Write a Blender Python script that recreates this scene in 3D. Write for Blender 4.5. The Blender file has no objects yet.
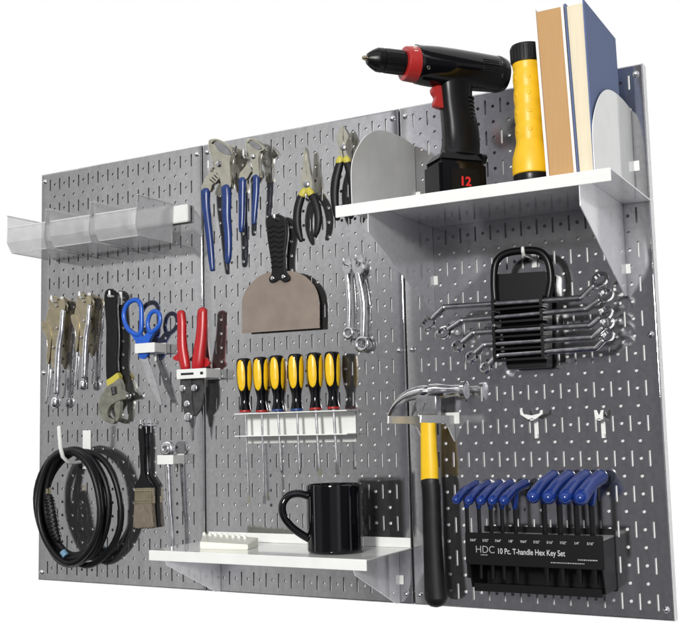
import bpy, bmesh, math, random
from mathutils import Vector, Matrix
random.seed(7)
S = 0.0254                      # all numbers below are inches on the board; S turns them into metres
sc = bpy.context.scene
COL = sc.collection
PI = math.pi

# ------------------------------------------------------------------ camera (solved from the board's corners and holes)
R3 = Matrix(((0.87467077, 0.48414096, -0.02363439), (-0.07485844, 0.08674697, -0.9934139), (-0.47890215, 0.87067933, 0.11211707)))
CP = Vector((60.57152, -60.75419, 11.02556)); FO = 1044.36; CX, CY = 339.5, 311.5
def ray(u, v): return R3.transposed() @ Vector(((u-CX)/FO, (v-CY)/FO, 1.0))
def P(u, v, d):                 # photo pixel -> point on the plane d inches in front of the board
    r = ray(u, v); return CP + r*((-d-CP.y)/r.y)
def PX(u, v, x):
    r = ray(u, v); return CP + r*((x-CP.x)/r.x)
def PZ(u, v, z):
    r = ray(u, v); return CP + r*((z-CP.z)/r.z)
def wid(u, v, d): return (P(u+.5, v, d)-P(u-.5, v, d)).x     # inches per photo pixel, sideways
cam = bpy.data.cameras.new('camera'); co = bpy.data.objects.new('camera', cam); COL.objects.link(co)
m = R3.transposed().to_4x4() @ Matrix(((1,0,0,0),(0,-1,0,0),(0,0,-1,0),(0,0,0,1)))
m.translation = CP*S; co.matrix_world = m
cam.sensor_fit = 'HORIZONTAL'; cam.sensor_width = 36; cam.lens = FO/679*36; cam.clip_start = .05; cam.clip_end = 100
sc.camera = co

# ------------------------------------------------------------------ materials
def mat(name, col, rough=.5, metal=0., spec=.5, coat=0., noise=0., nscale=40., bump=0., bscale=200., rvar=0., stretch=(1,1,1), trans=0., alpha=1., ior=1.5, col2=None):
    m = bpy.data.materials.new(name); m.use_nodes = True; nt = m.node_tree; b = nt.nodes['Principled BSDF']
    b.inputs['Base Color'].default_value = (*col, 1); b.inputs['Roughness'].default_value = rough
    b.inputs['Metallic'].default_value = metal; b.inputs['Specular IOR Level'].default_value = spec
    b.inputs['Coat Weight'].default_value = coat; b.inputs['Coat Roughness'].default_value = .05
    b.inputs['Transmission Weight'].default_value = trans; b.inputs['Alpha'].default_value = alpha; b.inputs['IOR'].default_value = ior
    tc = nt.nodes.new('ShaderNodeTexCoord'); mp = nt.nodes.new('ShaderNodeMapping'); mp.inputs['Scale'].default_value = stretch
    nt.links.new(tc.outputs['Object'], mp.inputs['Vector'])
    if noise or rvar or col2:
        n = nt.nodes.new('ShaderNodeTexNoise'); n.inputs['Scale'].default_value = nscale; n.inputs['Detail'].default_value = 5
        nt.links.new(mp.outputs[0], n.inputs['Vector'])
        if noise or col2:
            mx = nt.nodes.new('ShaderNodeMix'); mx.data_type = 'RGBA'
            c2 = col2 or tuple(min(1, c*(1+noise)) for c in col); c1 = col if col2 else tuple(c*(1-noise) for c in col)
            mx.inputs[6].default_value = (*c1, 1); mx.inputs[7].default_value = (*c2, 1)
            mr = nt.nodes.new('ShaderNodeMapRange'); mr.inputs[1].default_value = .35; mr.inputs[2].default_value = .65
            nt.links.new(n.outputs['Fac'], mr.inputs[0]); nt.links.new(mr.outputs[0], mx.inputs[0]); nt.links.new(mx.outputs[2], b.inputs['Base Color'])
        if rvar:
            mr = nt.nodes.new('ShaderNodeMapRange'); mr.inputs[1].default_value = .3; mr.inputs[2].default_value = .7
            mr.inputs[3].default_value = max(.02, rough-rvar); mr.inputs[4].default_value = rough+rvar
            nt.links.new(n.outputs['Fac'], mr.inputs[0]); nt.links.new(mr.outputs[0], b.inputs['Roughness'])
    if bump:
        n2 = nt.nodes.new('ShaderNodeTexNoise'); n2.inputs['Scale'].default_value = bscale; n2.inputs['Detail'].default_value = 3
        nt.links.new(mp.outputs[0], n2.inputs['Vector'])
        bp = nt.nodes.new('ShaderNodeBump'); bp.inputs['Strength'].default_value = bump; bp.inputs['Distance'].default_value = .001
        nt.links.new(n2.outputs['Fac'], bp.inputs['Height']); nt.links.new(bp.outputs[0], b.inputs['Normal'])
    return m

def galvanised():
    m = bpy.data.materials.new('galvanised_steel'); m.use_nodes = True; nt = m.node_tree; b = nt.nodes['Principled BSDF']
    L = nt.links.new; N = nt.nodes.new
    tc = N('ShaderNodeTexCoord')
    def noise(scale, detail, st=(1,1,1)):
        mp = N('ShaderNodeMapping'); mp.inputs['Scale'].default_value = st; L(tc.outputs['Object'], mp.inputs['Vector'])
        n = N('ShaderNodeTexNoise'); n.inputs['Scale'].default_value = scale; n.inputs['Detail'].default_value = detail
        L(mp.outputs[0], n.inputs['Vector']); return n.outputs['Fac']
    def rng(x, a, b_, c, d):
        r = N('ShaderNodeMapRange'); r.inputs[1].default_value = a; r.inputs[2].default_value = b_; r.inputs[3].default_value = c; r.inputs[4].default_value = d
        L(x, r.inputs[0]); return r.outputs[0]
    def mul(a, b_):
        q = N('ShaderNodeMath'); q.operation = 'MULTIPLY'; L(a, q.inputs[0]); L(b_, q.inputs[1]); return q.outputs[0]
    vo = N('ShaderNodeTexVoronoi'); vo.inputs['Scale'].default_value = 160; L(tc.outputs['Object'], vo.inputs['Vector'])
    spangle = rng(vo.outputs['Color'], 0, 1, .92, 1.06)
    grain = rng(noise(1100, 4), .3, .7, .82, 1.14)
    streak = rng(noise(60, 5, (1, 1, .06)), .3, .7, .93, 1.07)
    v = mul(mul(spangle, grain), streak)
    cc = N('ShaderNodeMix'); cc.data_type = 'RGBA'; cc.inputs[6].default_value = (0, 0, 0, 1); cc.inputs[7].default_value = (.665, .665, .67, 1)
    L(v, cc.inputs[0]); cc.clamp_factor = False; L(cc.outputs[2], b.inputs['Base Color'])
    b.inputs['Metallic'].default_value = .97
    L(rng(noise(60, 5), .3, .7, .07, .145), b.inputs['Roughness'])
    bp = N('ShaderNodeBump'); bp.inputs['Strength'].default_value = .04; bp.inputs['Distance'].default_value = .002; L(noise(14, 2), bp.inputs['Height'])
    bp2 = N('ShaderNodeBump'); bp2.inputs['Strength'].default_value = .07; bp2.inputs['Distance'].default_value = .0004; L(noise(900, 3), bp2.inputs['Height'])
    L(bp.outputs[0], bp2.inputs['Normal']); L(bp2.outputs[0], b.inputs['Normal'])
    return m
M = {
 'steel': galvanised(),
 'board': mat('white_added_backing', (.82,.82,.82), .8),  # for the sheet added behind the holes to catch lamplight
 'white': mat('white_gloss_paint', (.76,.77,.745), .07, spec=.6, bump=.02, bscale=45, noise=.03, nscale=30, rvar=.025),
 'cream': mat('cream_gloss_paint', (.80,.80,.70), .12, spec=.6, noise=.03),
 'chrome': mat('chrome', (.84,.84,.85), .15, 1., noise=.08, nscale=90, bump=.08, bscale=120, rvar=.05),
 'tool_steel': mat('tool_steel', (.66,.66,.67), .16, 1., noise=.12, nscale=90, bump=.06, bscale=200, rvar=.04),
 'dull': mat('dull_steel', (.45,.45,.46), .28, 1., noise=.15, nscale=80, bump=.1, bscale=300),
 'nickel': mat('yellowish_nickel', (.68,.66,.54), .16, 1., noise=.12, nscale=60, bump=.12, bscale=100, rvar=.07),
 'snip_steel': mat('dark_forged_steel', (.10,.10,.10), .38, .7, noise=.2, nscale=90, bump=.12, bscale=300),
 'sheet': mat('glossy_sheet_metal', (.87,.87,.89), .10, .55, spec=.7, noise=.04, nscale=120, bump=.04, bscale=40, rvar=.03),
 'gold': mat('brassy_nickel', (.66,.58,.40), .20, 1., noise=.12, nscale=60, bump=.12, bscale=100, rvar=.07),
 'forged': mat('forged_grey_green', (.38,.38,.31), .30, .85, noise=.18, nscale=90, bump=.15, bscale=350),
 'blade': mat('brown_coated_steel', (.29,.24,.20), .34, .35, noise=.04, nscale=40, bump=.05, bscale=400, rvar=.08),
 'black': mat('black_gloss', (.003,.003,.004), .08, spec=.35, coat=.15),
 'blackp': mat('black_plastic', (.0045,.0045,.005), .32, spec=.28, bump=.05, bscale=700),
 'rubber': mat('black_rubber', (.006,.006,.0065), .45, spec=.3, noise=.3, nscale=60, bump=.12, bscale=600),
 'cable': mat('cable_jacket', (.0045,.0045,.005), .40, spec=.3, bump=.1, bscale=300),
 'blue': mat('blue_dipped_grip', (.012,.035,.15), .30, noise=.15, nscale=60, bump=.06, bscale=300),
 'bright_blue': mat('bright_blue_plastic', (.015,.10,.50), .28, noise=.05),
 'key_blue': mat('key_blue_vinyl', (.008,.032,.19), .20, spec=.5),
 'red': mat('red_dipped_grip', (.42,.012,.015), .32, noise=.08, bump=.05, bscale=300),
 'clutch_red': mat('red_plastic', (.38,.02,.018), .35),
 'yellow': mat('yellow_plastic', (.80,.50,.01), .32, noise=.03),
 'amber': mat('amber_yellow_rubber', (.76,.45,.010), .42, noise=.05, bump=.05, bscale=400),
 'olive': mat('dull_yellow_ring', (.50,.44,.06), .45),
 'ferrule': mat('brassy_ferrule', (.50,.44,.30), .22, 1., noise=.1, nscale=100),
 'bristle': mat('tan_bristles', (.21,.175,.13), .8, noise=.45, nscale=130, bump=.9, bscale=500, stretch=(14,14,.5)),
 'clear': mat('frosted_clear_plastic', (.60,.60,.605), .18, spec=.7, noise=.12, nscale=45, alpha=.33, bump=.25, bscale=70),
 'clear_rim': mat('clear_plastic_rim', (.80,.80,.80), .15, spec=.8, alpha=.62),
 'pages_tan': mat('tan_page_block', (.50,.30,.13), .8, noise=.05, nscale=500, bump=.5, bscale=600, stretch=(9,1,.02)),
 'pages': mat('cream_page_block', (.76,.68,.50), .8, noise=.04, nscale=500, bump=.5, bscale=600, stretch=(9,1,.02)),
 'cover_white': mat('white_book_cover', (.78,.76,.72), .6),
 'cover_blue': mat('blue_book_cloth', (.10,.14,.27), .75, noise=.08, nscale=300, bump=.3, bscale=1500),
 'print': mat('white_print', (.50,.50,.50), .5),
 'grey_print': mat('grey_print', (.35,.35,.36), .5),
 'red_print': mat('red_print', (.62,.02,.02), .4),
 'mark': mat('pale_marks', (.75,.6,.55), .5),
 'bin_grey': mat('holder_grey', (.42,.42,.40), .4),
 'tag_blue': mat('pale_blue_tape', (.14,.27,.38), .6),
 'rednozzle': mat('dark_red_band', (.35,.02,.015), .35),
 'bluenozzle': mat('dark_blue_band', (.02,.06,.2), .35),
 'dark_hole': mat('dark_socket', (.01,.01,.01), .7),
}

def polished(m, k):              # swap in a tight-lobed reflection (k) over a diffuse base: clean rolled sheet metal
    nt = m.node_tree; b = nt.nodes['Principled BSDF']; L = nt.links.new
    g = nt.nodes.new('ShaderNodeBsdfAnisotropic'); g.distribution = 'BECKMANN'; d = nt.nodes.new('ShaderNodeBsdfDiffuse'); mx = nt.nodes.new('ShaderNodeMixShader')
    mx.inputs[0].default_value = k
    for inp, outs in (('Base Color', ((g, 'Color'), (d, 'Color'))), ('Roughness', ((g, 'Roughness'),)), ('Normal', ((g, 'Normal'), (d, 'Normal')))):
        for n, q in outs:
            if b.inputs[inp].is_linked: L(b.inputs[inp].links[0].from_socket, n.inputs[q])
            elif inp != 'Normal': n.inputs[q].default_value = b.inputs[inp].default_value
    L(d.outputs[0], mx.inputs[1]); L(g.outputs[0], mx.inputs[2])
    L(mx.outputs[0], nt.nodes['Material Output'].inputs['Surface']); nt.nodes.remove(b)
polished(M['steel'], .965); polished(M['sheet'], .34)

# ------------------------------------------------------------------ objects
ORG = {}
def org(par):
    while par.parent: par = par.parent
    return ORG.get(par.name, Vector((0,0,0)))
def tag(o, label=None, cat=None, group=None, kind=None):
    if label: o['label'] = label
    if cat: o['category'] = cat
    if group: o['group'] = group
    if kind: o['kind'] = kind
    return o
def thing(name, loc, label, cat, group=None):
    o = bpy.data.objects.new(name, None); COL.objects.link(o); o.empty_display_size = .02
    loc = Vector(loc); o.location = loc*S; ORG[o.name] = loc
    return tag(o, label, cat, group)
def mk(name, bm, material, parent=None, sharp=35, at=None):
    """link one mesh object (coordinates in inches)"""
    o3 = org(parent) if parent else (Vector(at) if at is not None else None)
    if o3 is None:
        c = [v.co for v in bm.verts]; o3 = Vector((sum(v.x for v in c)/len(c), max(v.y for v in c), min(v.z for v in c)))
    bmesh.ops.remove_doubles(bm, verts=bm.verts, dist=1e-5)
    bmesh.ops.recalc_face_normals(bm, faces=bm.faces)
    for v in bm.verts: v.co = (v.co-o3)*S
    me = bpy.data.meshes.new(name); bm.to_mesh(me); bm.free()
    for p in me.polygons: p.use_smooth = True
    me.set_sharp_from_angle(angle=math.radians(sharp))
    ms = material if isinstance(material, (list, tuple)) else [material]
    for k in ms: me.materials.append(M[k])
    o = bpy.data.objects.new(name, me); COL.objects.link(o)
    if len(me.polygons) < 5000 and name not in ('cord', 'yellow_inlay'):
        wn = o.modifiers.new('weighted', 'WEIGHTED_NORMAL'); wn.keep_sharp = True; wn.weight = 80
    if parent: o.parent = parent
    else: o.location = o3*S; ORG[o.name] = o3
    return o
def smooth_loop(pts, n=4, closed=True):
    pts = [Vector(p) for p in pts]; N = len(pts); out = []
    rng = range(N) if closed else range(N-1)
    for i in rng:
        g = (lambda k: pts[k % N]) if closed else (lambda k: pts[max(0, min(N-1, k))])
        p0, p1, p2, p3 = g(i-1), g(i), g(i+1), g(i+2)
        for k in range(n):
            t = k/n
            out.append(.5*((2*p1)+(p2-p0)*t+(2*p0-5*p1+4*p2-p3)*t*t+(3*p1-p0-3*p2+p3)*t**3))
    if not closed: out.append(pts[-1])
    return out
def prism(bm, pts, thick, bev=.03, axis=(0,1,0), seg=2):
    """pts: planar outline in inches; extruded by thick along axis"""
    ax = Vector(axis)*thick; n = len(pts)
    a = [bm.verts.new(p) for p in pts]; b = [bm.verts.new(Vector(p)+ax) for p in pts]
    fs = [bm.faces.new(a), bm.faces.new(b[::-1])]
    for i in range(n): fs.append(bm.faces.new((a[i], b[i], b[(i+1) % n], a[(i+1) % n])))
    if bev > 0:
        es = [e for f in fs[:2] for e in f.edges]
        bmesh.ops.recalc_face_normals(bm, faces=fs)
        bmesh.ops.bevel(bm, geom=es, offset=bev, segments=seg, affect='EDGES', profile=.6, clamp_overlap=True)
    return bm
def box(bm, x0, x1, y0, y1, z0, z1, bev=.02, rot=None, piv=None):
    vs = [bm.verts.new((x, y, z)) for x in (x0, x1) for y in (y0, y1) for z in (z0, z1)]
    idx = ((0,1,3,2),(4,6,7,5),(0,4,5,1),(2,3,7,6),(0,2,6,4),(1,5,7,3))
    fs = [bm.faces.new([vs[i] for i in f]) for f in idx]
    if rot is not None:
        pv = Vector(piv)
        for v in vs: v.co = rot @ (v.co-pv)+pv
    if bev > 0:
        bmesh.ops.recalc_face_normals(bm, faces=fs)
        bmesh.ops.bevel(bm, geom=list({e for f in fs for e in f.edges}), offset=bev, segments=2, affect='EDGES', clamp_overlap=True)
    return bm
def hexa(bm, c8, bev=.02):      # eight corners: front quad (4) then back quad (4)
    vs = [bm.verts.new(c) for c in c8]
    fs = [bm.faces.new([vs[i] for i in f]) for f in ((0,1,2,3),(7,6,5,4),(0,4,5,1),(1,5,6,2),(2,6,7,3),(3,7,4,0))]
    if bev > 0:
        bmesh.ops.recalc_face_normals(bm, faces=fs)
        bmesh.ops.bevel(bm, geom=list({e for f in fs for e in f.edges}), offset=bev, segments=2, affect='EDGES', clamp_overlap=True)
    return bm
def tube(bm, pts, rad, n=14, fy=1., closed=False, ref=(0,1,0), dome=True):
    pts = [Vector(p) for p in pts]; N = len(pts)
    rad = list(rad) if isinstance(rad, (list, tuple)) else [rad]*N
    if dome and not closed:
        t0 = (pts[0]-pts[1]).normalized(); t1 = (pts[-1]-pts[-2]).normalized(); r0, r1 = rad[0], rad[-1]; p0, p1 = pts[0], pts[-1]
        k = min(fy, 1)
        pre = [(p0+t0*r0*k*math.sin(a), r0*math.cos(a)) for a in (1.45, 1.05, .55)]
        post = [(p1+t1*r1*k*math.sin(a), r1*math.cos(a)) for a in (.55, 1.05, 1.45)]
        pts = [p for p, r in pre]+pts+[p for p, r in post]; rad = [r for p, r in pre]+rad+[r for p, r in post]; N = len(pts)
    ref = Vector(ref); rings = []
    for i in range(N):
        t = (pts[(i+1) % N]-pts[(i-1) % N]) if closed else (pts[min(N-1, i+1)]-pts[max(0, i-1)])
        t.normalize(); rr = ref
        if abs(t.dot(ref)) > .95: rr = Vector((0,0,1)) if abs(t.z) < .9 else Vector((1,0,0))
        b = t.cross(rr).normalized(); y = b.cross(t).normalized()
        rings.append([bm.verts.new(pts[i]+b*rad[i]*math.cos(2*PI*k/n)+y*rad[i]*fy*math.sin(2*PI*k/n)) for k in range(n)])
    for i in range(N if closed else N-1):
        A, B = rings[i], rings[(i+1) % N]
        for k in range(n): bm.faces.new((A[k], A[(k+1) % n], B[(k+1) % n], B[k]))
    if not closed: bm.faces.new(rings[0][::-1]); bm.faces.new(rings[-1])
    return bm
def lathe(bm, p0, ax, prof, n=32, sx=1., up=(0,0,1)):
    """prof: (distance along ax, radius)"""
    p0 = Vector(p0); ax = Vector(ax).normalized(); u = Vector(up)
    if abs(ax.dot(u)) > .95: u = Vector((1,0,0))
    a = ax.cross(u).normalized(); b = a.cross(ax).normalized(); rings = []
    for t, r in prof:
        r = max(r, .0005)
        rings.append([bm.verts.new(p0+ax*t+a*r*sx*math.cos(2*PI*k/n)+b*r*math.sin(2*PI*k/n)) for k in range(n)])
    for A, B in zip(rings, rings[1:]):
        for k in range(n): bm.faces.new((A[k], A[(k+1) % n], B[(k+1) % n], B[k]))
    bm.faces.new(rings[0][::-1]); bm.faces.new(rings[-1])
    return bm
BM = bmesh.new
class Z:                        # reads coordinates off an enlarged piece of the photo
    def __init__(s, ox, oy, k): s.o = (ox, oy, k)
    def px(s, p): return (s.o[0]+p[0]/s.o[2], s.o[1]+p[1]/s.o[2])
    def pl(s, pts, d): return [P(*s.px(p), d) for p in pts]
    def path(s, pts, d, sm=4):  # (x, y, full width[, d]) -> points, radii
        a = []; 
        for p in pts:
            u, v = s.px(p); dd = p[3] if len(p) > 3 else d; w = P(u, v, dd); a.append(Vector((w.x, w.y, w.z, p[2]/s.o[2]*wid(u, v, dd)/2)))
        if sm > 1: a = smooth_loop(a, sm, closed=False)
        return [Vector(q[:3]) for q in a], [max(.01, q[3]) for q in a]
def plate(z, name, pts, d, th, m_, par, bev=.04, sm=3, sharp=35):
    q = z.pl(pts, d); q = smooth_loop(q, sm) if sm > 1 else q
    return mk(name, prism(BM(), q, th, bev), m_, par, sharp)
def grip(z, name, pts, d, m_, par, fy=.7, sm=4, n=16):
    a, r = z.path(pts, d, sm); return mk(name, tube(BM(), a, r, n, fy), m_, par, 60)
def copy_thing(o, offset=(0,0,0), label=None):
    c = o.copy(); COL.objects.link(c); c.location = o.location+Vector(offset)*S; ORG[c.name] = ORG[o.name]+Vector(offset)
    if label: c['label'] = label
    for ch in o.children:
        d = ch.copy(); COL.objects.link(d); d.parent = c
        for g in ch.children:
            e = g.copy(); COL.objects.link(e); e.parent = d
    return c

# ------------------------------------------------------------------ pegboard panels
def panel(x0, w, label):
    root = thing('pegboard_panel', (x0+w/2, .75, 0), label, 'pegboard', 'galvanised pegboard panels side by side')
    bm = BM(); TH = .045
    def ring(cx, cz, hw, hh, outline):
        # rectangle boundary points matched to the outline's angles
        n = len(outline); out = []
        for (a, b) in outline:
            dx, dz = a-cx, b-cz; sx = dx/hw*1.0; sz = dz/hh
            k = 1/max(abs(sx), abs(sz)); out.append((cx+dx*k, cz+dz*k))
        V = [bm.verts.new((x0+a, 0, b)) for a, b in outline]; V2 = [bm.verts.new((x0+a, TH, b)) for a, b in outline]
        Rr = [bm.verts.new((x0+a, 0, b)) for a, b in out]
        corners = {(sx, sz): None for sx in (-1, 1) for sz in (-1, 1)}
        for i in range(n):
            j = (i+1) % n
            pa, pb = out[i], out[j]; f = [V[i], V[j], Rr[j]]
            # insert the cell's corner when two neighbours lie on different sides
            onx = lambda p: abs(abs(p[0]-cx)-hw) < 1e-6
            onz = lambda p: abs(abs(p[1]-cz)-hh) < 1e-6
            if (onx(pa) and not onz(pa) and onz(pb) and not onx(pb)) or (onz(pa) and not onx(pa) and onx(pb) and not onz(pb)):
                c = (cx+math.copysign(hw, (pa[0] if onx(pa) else pb[0])-cx), cz+math.copysign(hh, (pa[1] if onz(pa) else pb[1])-cz))
                f.append(bm.verts.new((x0+c[0], 0, c[1])))
            f.append(Rr[i]); bm.faces.new(f)
            bm.faces.new((V[i], V2[i], V2[j], V[j]))
    for i in range(1, 15):
        for j in range(1, 32):
            cx = i+.5; r = .108
            ring(cx, j, .25, .5, [(cx+r*math.cos(PI/12+2*PI*k/12), j+r*math.sin(PI/12+2*PI*k/12)) for k in range(12)])
        for (za, zb) in ((.12, .5), (31.5, 31.88)):
            bm.faces.new([bm.verts.new((x0+a, 0, b)) for a, b in ((i+.25, za), (i+.75, za), (i+.75, zb), (i+.25, zb))])
    for i in range(1, 16):
        for j in range(1, 32, 2):
            hh = .48; r = .058; ol = []
            for k in range(5): a = PI*k/4; ol.append((i+r*math.cos(a), j+hh-r+r*math.sin(a)))
            for k in range(5): a = PI+PI*k/4; ol.append((i+r*math.cos(a), j-hh+r+r*math.sin(a)))
            cz = j; z0 = max(.12, j-1); z1 = min(31.88, j+1)
            # the slot cell: left and right strips plus caps
            def quad(*c): bm.faces.new([bm.verts.new((x0+a, 0, b)) for a, b in c])
            quad((i-.25, z0), (i-r, z0), (i-r, z1), (i-.25, z1)); quad((i+r, z0), (i+.25, z0), (i+.25, z1), (i+r, z1))
            bm.faces.new([bm.verts.new((x0+a, 0, b)) for a, b in [(i-r, z1), (i+r, z1)]+ol[:5]])
            bm.faces.new([bm.verts.new((x0+a, 0, b)) for a, b in [(i+r, z0), (i-r, z0)]+ol[5:]])
            V = [bm.verts.new((x0+a, 0, b)) for a, b in ol]; V2 = [bm.verts.new((x0+a, TH, b)) for a, b in ol]
            for k in range(10): bm.faces.new((V[k], V2[k], V2[(k+1) % 10], V[(k+1) % 10]))
    r = .12; xe = w
    for a, b in ((r, .75), (15.25, xe-r)):
        bm.faces.new([bm.verts.new((x0+p, 0, q)) for p, q in ((a, r), (b, r), (b, 32-r), (a, 32-r))])
    loops = []
    for k in range(6):
        t = PI/2*k/5; ins = r*(1-math.sin(t)); y = r*(1-math.cos(t))
        loops.append([(x0+ins, y, ins), (x0+xe-ins, y, ins), (x0+xe-ins, y, 32-ins), (x0+ins, y, 32-ins)])
    loops.append([(x0, .75, 0), (x0+xe, .75, 0), (x0+xe, .75, 32), (x0, .75, 32)])
    for A, B in zip(loops, loops[1:]):
        VA = [bm.verts.new(p) for p in A]; VB = [bm.verts.new(p) for p in B]
        for k in range(4): bm.faces.new((VA[k], VA[(k+1) % 4], VB[(k+1) % 4], VB[k]))
    bmesh.ops.remove_doubles(bm, verts=bm.verts, dist=1e-4)
    sheet = mk('face_sheet', bm, 'steel', root, 30)
    bmk = BM(); box(bmk, x0+.06, x0+w-.06, .20, .27, .06, 31.94, 0); mk('added_backing', bmk, 'board', root)  # added sheet behind the holes: blocks the white world, catches lamplight
    for sx in (.42, w-.42):
        for sz in (.62, 16.0, 31.38):
            b = BM(); lathe(b, (x0+sx, .02, sz), (0,-1,0), [(0,.20),(.05,.20),(.085,.18),(.10,.15),(.14,.13),(.17,.08),(.18,.0)], 20)
            mk('screw', b, 'chrome', root)
panel(0, 15.92, 'left galvanised pegboard panel, dull even grey, with clear bins and pliers on it')
panel(16, 15.92, 'middle galvanised pegboard panel carrying the screwdrivers, spatula and mug shelf')
panel(32, 15.86, 'right galvanised pegboard panel, darkest and shiniest, under the drill and books shelf')

# ------------------------------------------------------------------ clear bins on a white rail
b = BM(); box(b, .9, 14.95, -.42, -.02, 26.35, 27.65, .06)
mk_r = mk('bin_rail', b, 'white', None); tag(mk_r, 'white metal rail holding the row of clear bins, its end showing at right', 'rail')
def clear_bin(x0, label):
    W = 4.0; t = .07; bk = -.46; fr = -4.55
    root = thing('storage_bin', (x0+W/2, bk, 24.85), label, 'storage bin', 'frosted clear bins in a row on the rail')
    b = BM()
    # side walls slope down to a low front, everything tapers a little toward the bottom
    for s, xx in ((1, x0), (-1, x0+W)):
        pts = [(xx+s*.18, bk, 24.85), (xx+s*.20, fr+.30, 24.85), (xx+s*.10, fr-.10, 25.55), (xx, fr+.02, 27.70), (xx, bk, 27.75)]
        prism(b, [Vector(p) for p in pts], t*s, .02, (1,0,0))
    xa, xb = x0+.12, x0+W-.12
    hexa(b, [(xa+.1, fr+.36, 24.85), (xb-.1, fr+.36, 24.85), (xb-.1, fr+.36, 24.93), (xa+.1, fr+.36, 24.93), (xa+.1, bk, 24.85), (xb-.1, bk, 24.85), (xb-.1, bk, 24.93), (xa+.1, bk, 24.93)], .015)
    hexa(b, [(xa+.1, fr+.26, 24.9), (xb-.1, fr+.26, 24.9), (xb, fr-.08, 25.6), (xa, fr-.08, 25.6), (xa+.1, fr+.36, 24.9), (xb-.1, fr+.36, 24.9), (xb, fr+.02, 25.6), (xa, fr+.02, 25.6)], .015)
    hexa(b, [(xa, fr-.08, 25.6), (xb, fr-.08, 25.6), (xb+.02, fr+.0, 26.75), (xa-.02, fr+.0, 26.75), (xa, fr+.02, 25.6), (xb, fr+.02, 25.6), (xb+.02, fr+.10, 26.75), (xa-.02, fr+.10, 26.75)], .015)
    hexa(b, [(xa, bk-.08, 24.9), (xb, bk-.08, 24.9), (xb, bk-.08, 27.75), (xa, bk-.08, 27.75), (xa, bk, 24.9), (xb, bk, 24.9), (xb, bk, 27.75), (xa, bk, 27.75)], .015)
    mk('tub', b, 'clear', root)
    r = BM()
    tube(r, [(xa+.1, fr+.32, 24.89), (xb-.1, fr+.32, 24.89)], .04, 8)
    for xx in (xa+.1, xb-.1): tube(r, [(xx, fr+.32, 24.88), (xx, bk-.05, 24.88)], .035, 8)
    for xx in (x0+.0, x0+W-.0):
        tube(r, [(xx, fr+.02, 27.72), (xx, bk, 27.77)], .055, 8)
    tube(r, [(x0+.1, fr+.05, 26.78), (x0+W-.1, fr+.05, 26.78)], .06, 8)
    mk('rim', r, 'clear_rim', root)
clear_bin(1.05, 'frosted clear bin at the left end of the rail, sticking out past the board edge')
clear_bin(5.4, 'frosted clear bin in the middle of the row, between the other two bins')
clear_bin(9.72, 'frosted clear bin at the right end of the rail beside its white end')

# ------------------------------------------------------------------ locking pliers
def locking(sx, sy, k, label):
    z = Z(30-(98-sx)*0, 280, 4.45)
    T = lambda pts: [((p[0]-98)*k+sx, (p[1]-75)*k+sy)+tuple((p[2]*k,)+p[3:] if len(p) > 2 else ()) for p in pts]
    root = thing('locking_pliers', P(*z.px((sx, sy)), 0), label, 'pliers', 'locking pliers hung by their jaws')
    plate(z, 'upper_jaw', T([(84,118),(80,95),(88,74),(104,68),(122,80),(144,86),(156,104),(155,135),(146,150),(140,190),(132,240),(124,300),(112,370),(104,395),(96,380),(92,340),(96,290),(96,235),(84,200),(70,182),(74,150)]), .75, .32, 'gold', root, .07)
    grip(z, 'upper_handle', T([(146,138,18),(142,190,20),(138,235,22),(129,290,24),(124,360,25),(121,430,26),(118,500,25)]), .78, 'chrome', root, .7)
    b = BM(); a, r = z.path(T([(118,498,17),(117,515,15),(116,535,15)]), .75, 1); tube(b, a, r, 14)
    a, r = z.path(T([(116,535,30),(115,550,32)]), .75, 1); tube(b, a, r, 18)
    mk('adjusting_screw', b, 'chrome', root, 50)
    plate(z, 'lower_jaw', T([(50,192),(58,182),(70,182),(84,202),(94,238),(92,290),(88,340),(80,375),(72,350),(76,300),(72,260),(64,240),(56,225)]), .80, .25, 'gold', root, .06)
    grip(z, 'lower_handle', T([(70,215,10),(78,300,12),(84,360,13),(80,430,12),(74,500,11),(70,545,10)]), .6, 'dull', root, .8)
    grip(z, 'release_lever', T([(92,400,8),(90,450,9),(82,520,8)]), .85, 'chrome', root, .8)
    b = BM()
    for q in ((118,115),(120,215),(104,300)):
        c = P(*z.px(T([q])[0]), .80); lathe(b, c, (0,-1,0), [(0,.11),(.05,.11),(.07,.07),(.075,0)], 14)
    mk('rivet', b, 'chrome', root)
    return root
locking(98, 75, 1.0, 'larger pair of locking pliers, hung at the far left edge of the board')
locking(222, 60, .87, 'smaller pair of locking pliers, between the larger pair and the adjustable wrench')
def peg(u, v, d=1.0, r=.10, rise=.35, label='', name='peg_hook', matn='chrome'):
    a = P(u, v, d); b = BM()
    tube(b, [(a.x, .6, a.z), (a.x, -.2, a.z), (a.x, -d+.12, a.z), (a.x, -d, a.z+.12), (a.x, -d, a.z+rise)], r, 10)
    box(b, a.x-.16, a.x+.16, -.05, -.004, a.z-.55, a.z+.45, .015)
    o = mk(name, b, matn, None); return tag(o, label, 'hook', 'small pegs that tools hang from')
peg(51.5, 301, 1.15, label='small white peg in the jaw of the larger locking pliers', matn='white', r=.11)
peg(79.5, 297, 1.1, label='small white peg in the jaw of the smaller locking pliers', matn='white', r=.11)

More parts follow.
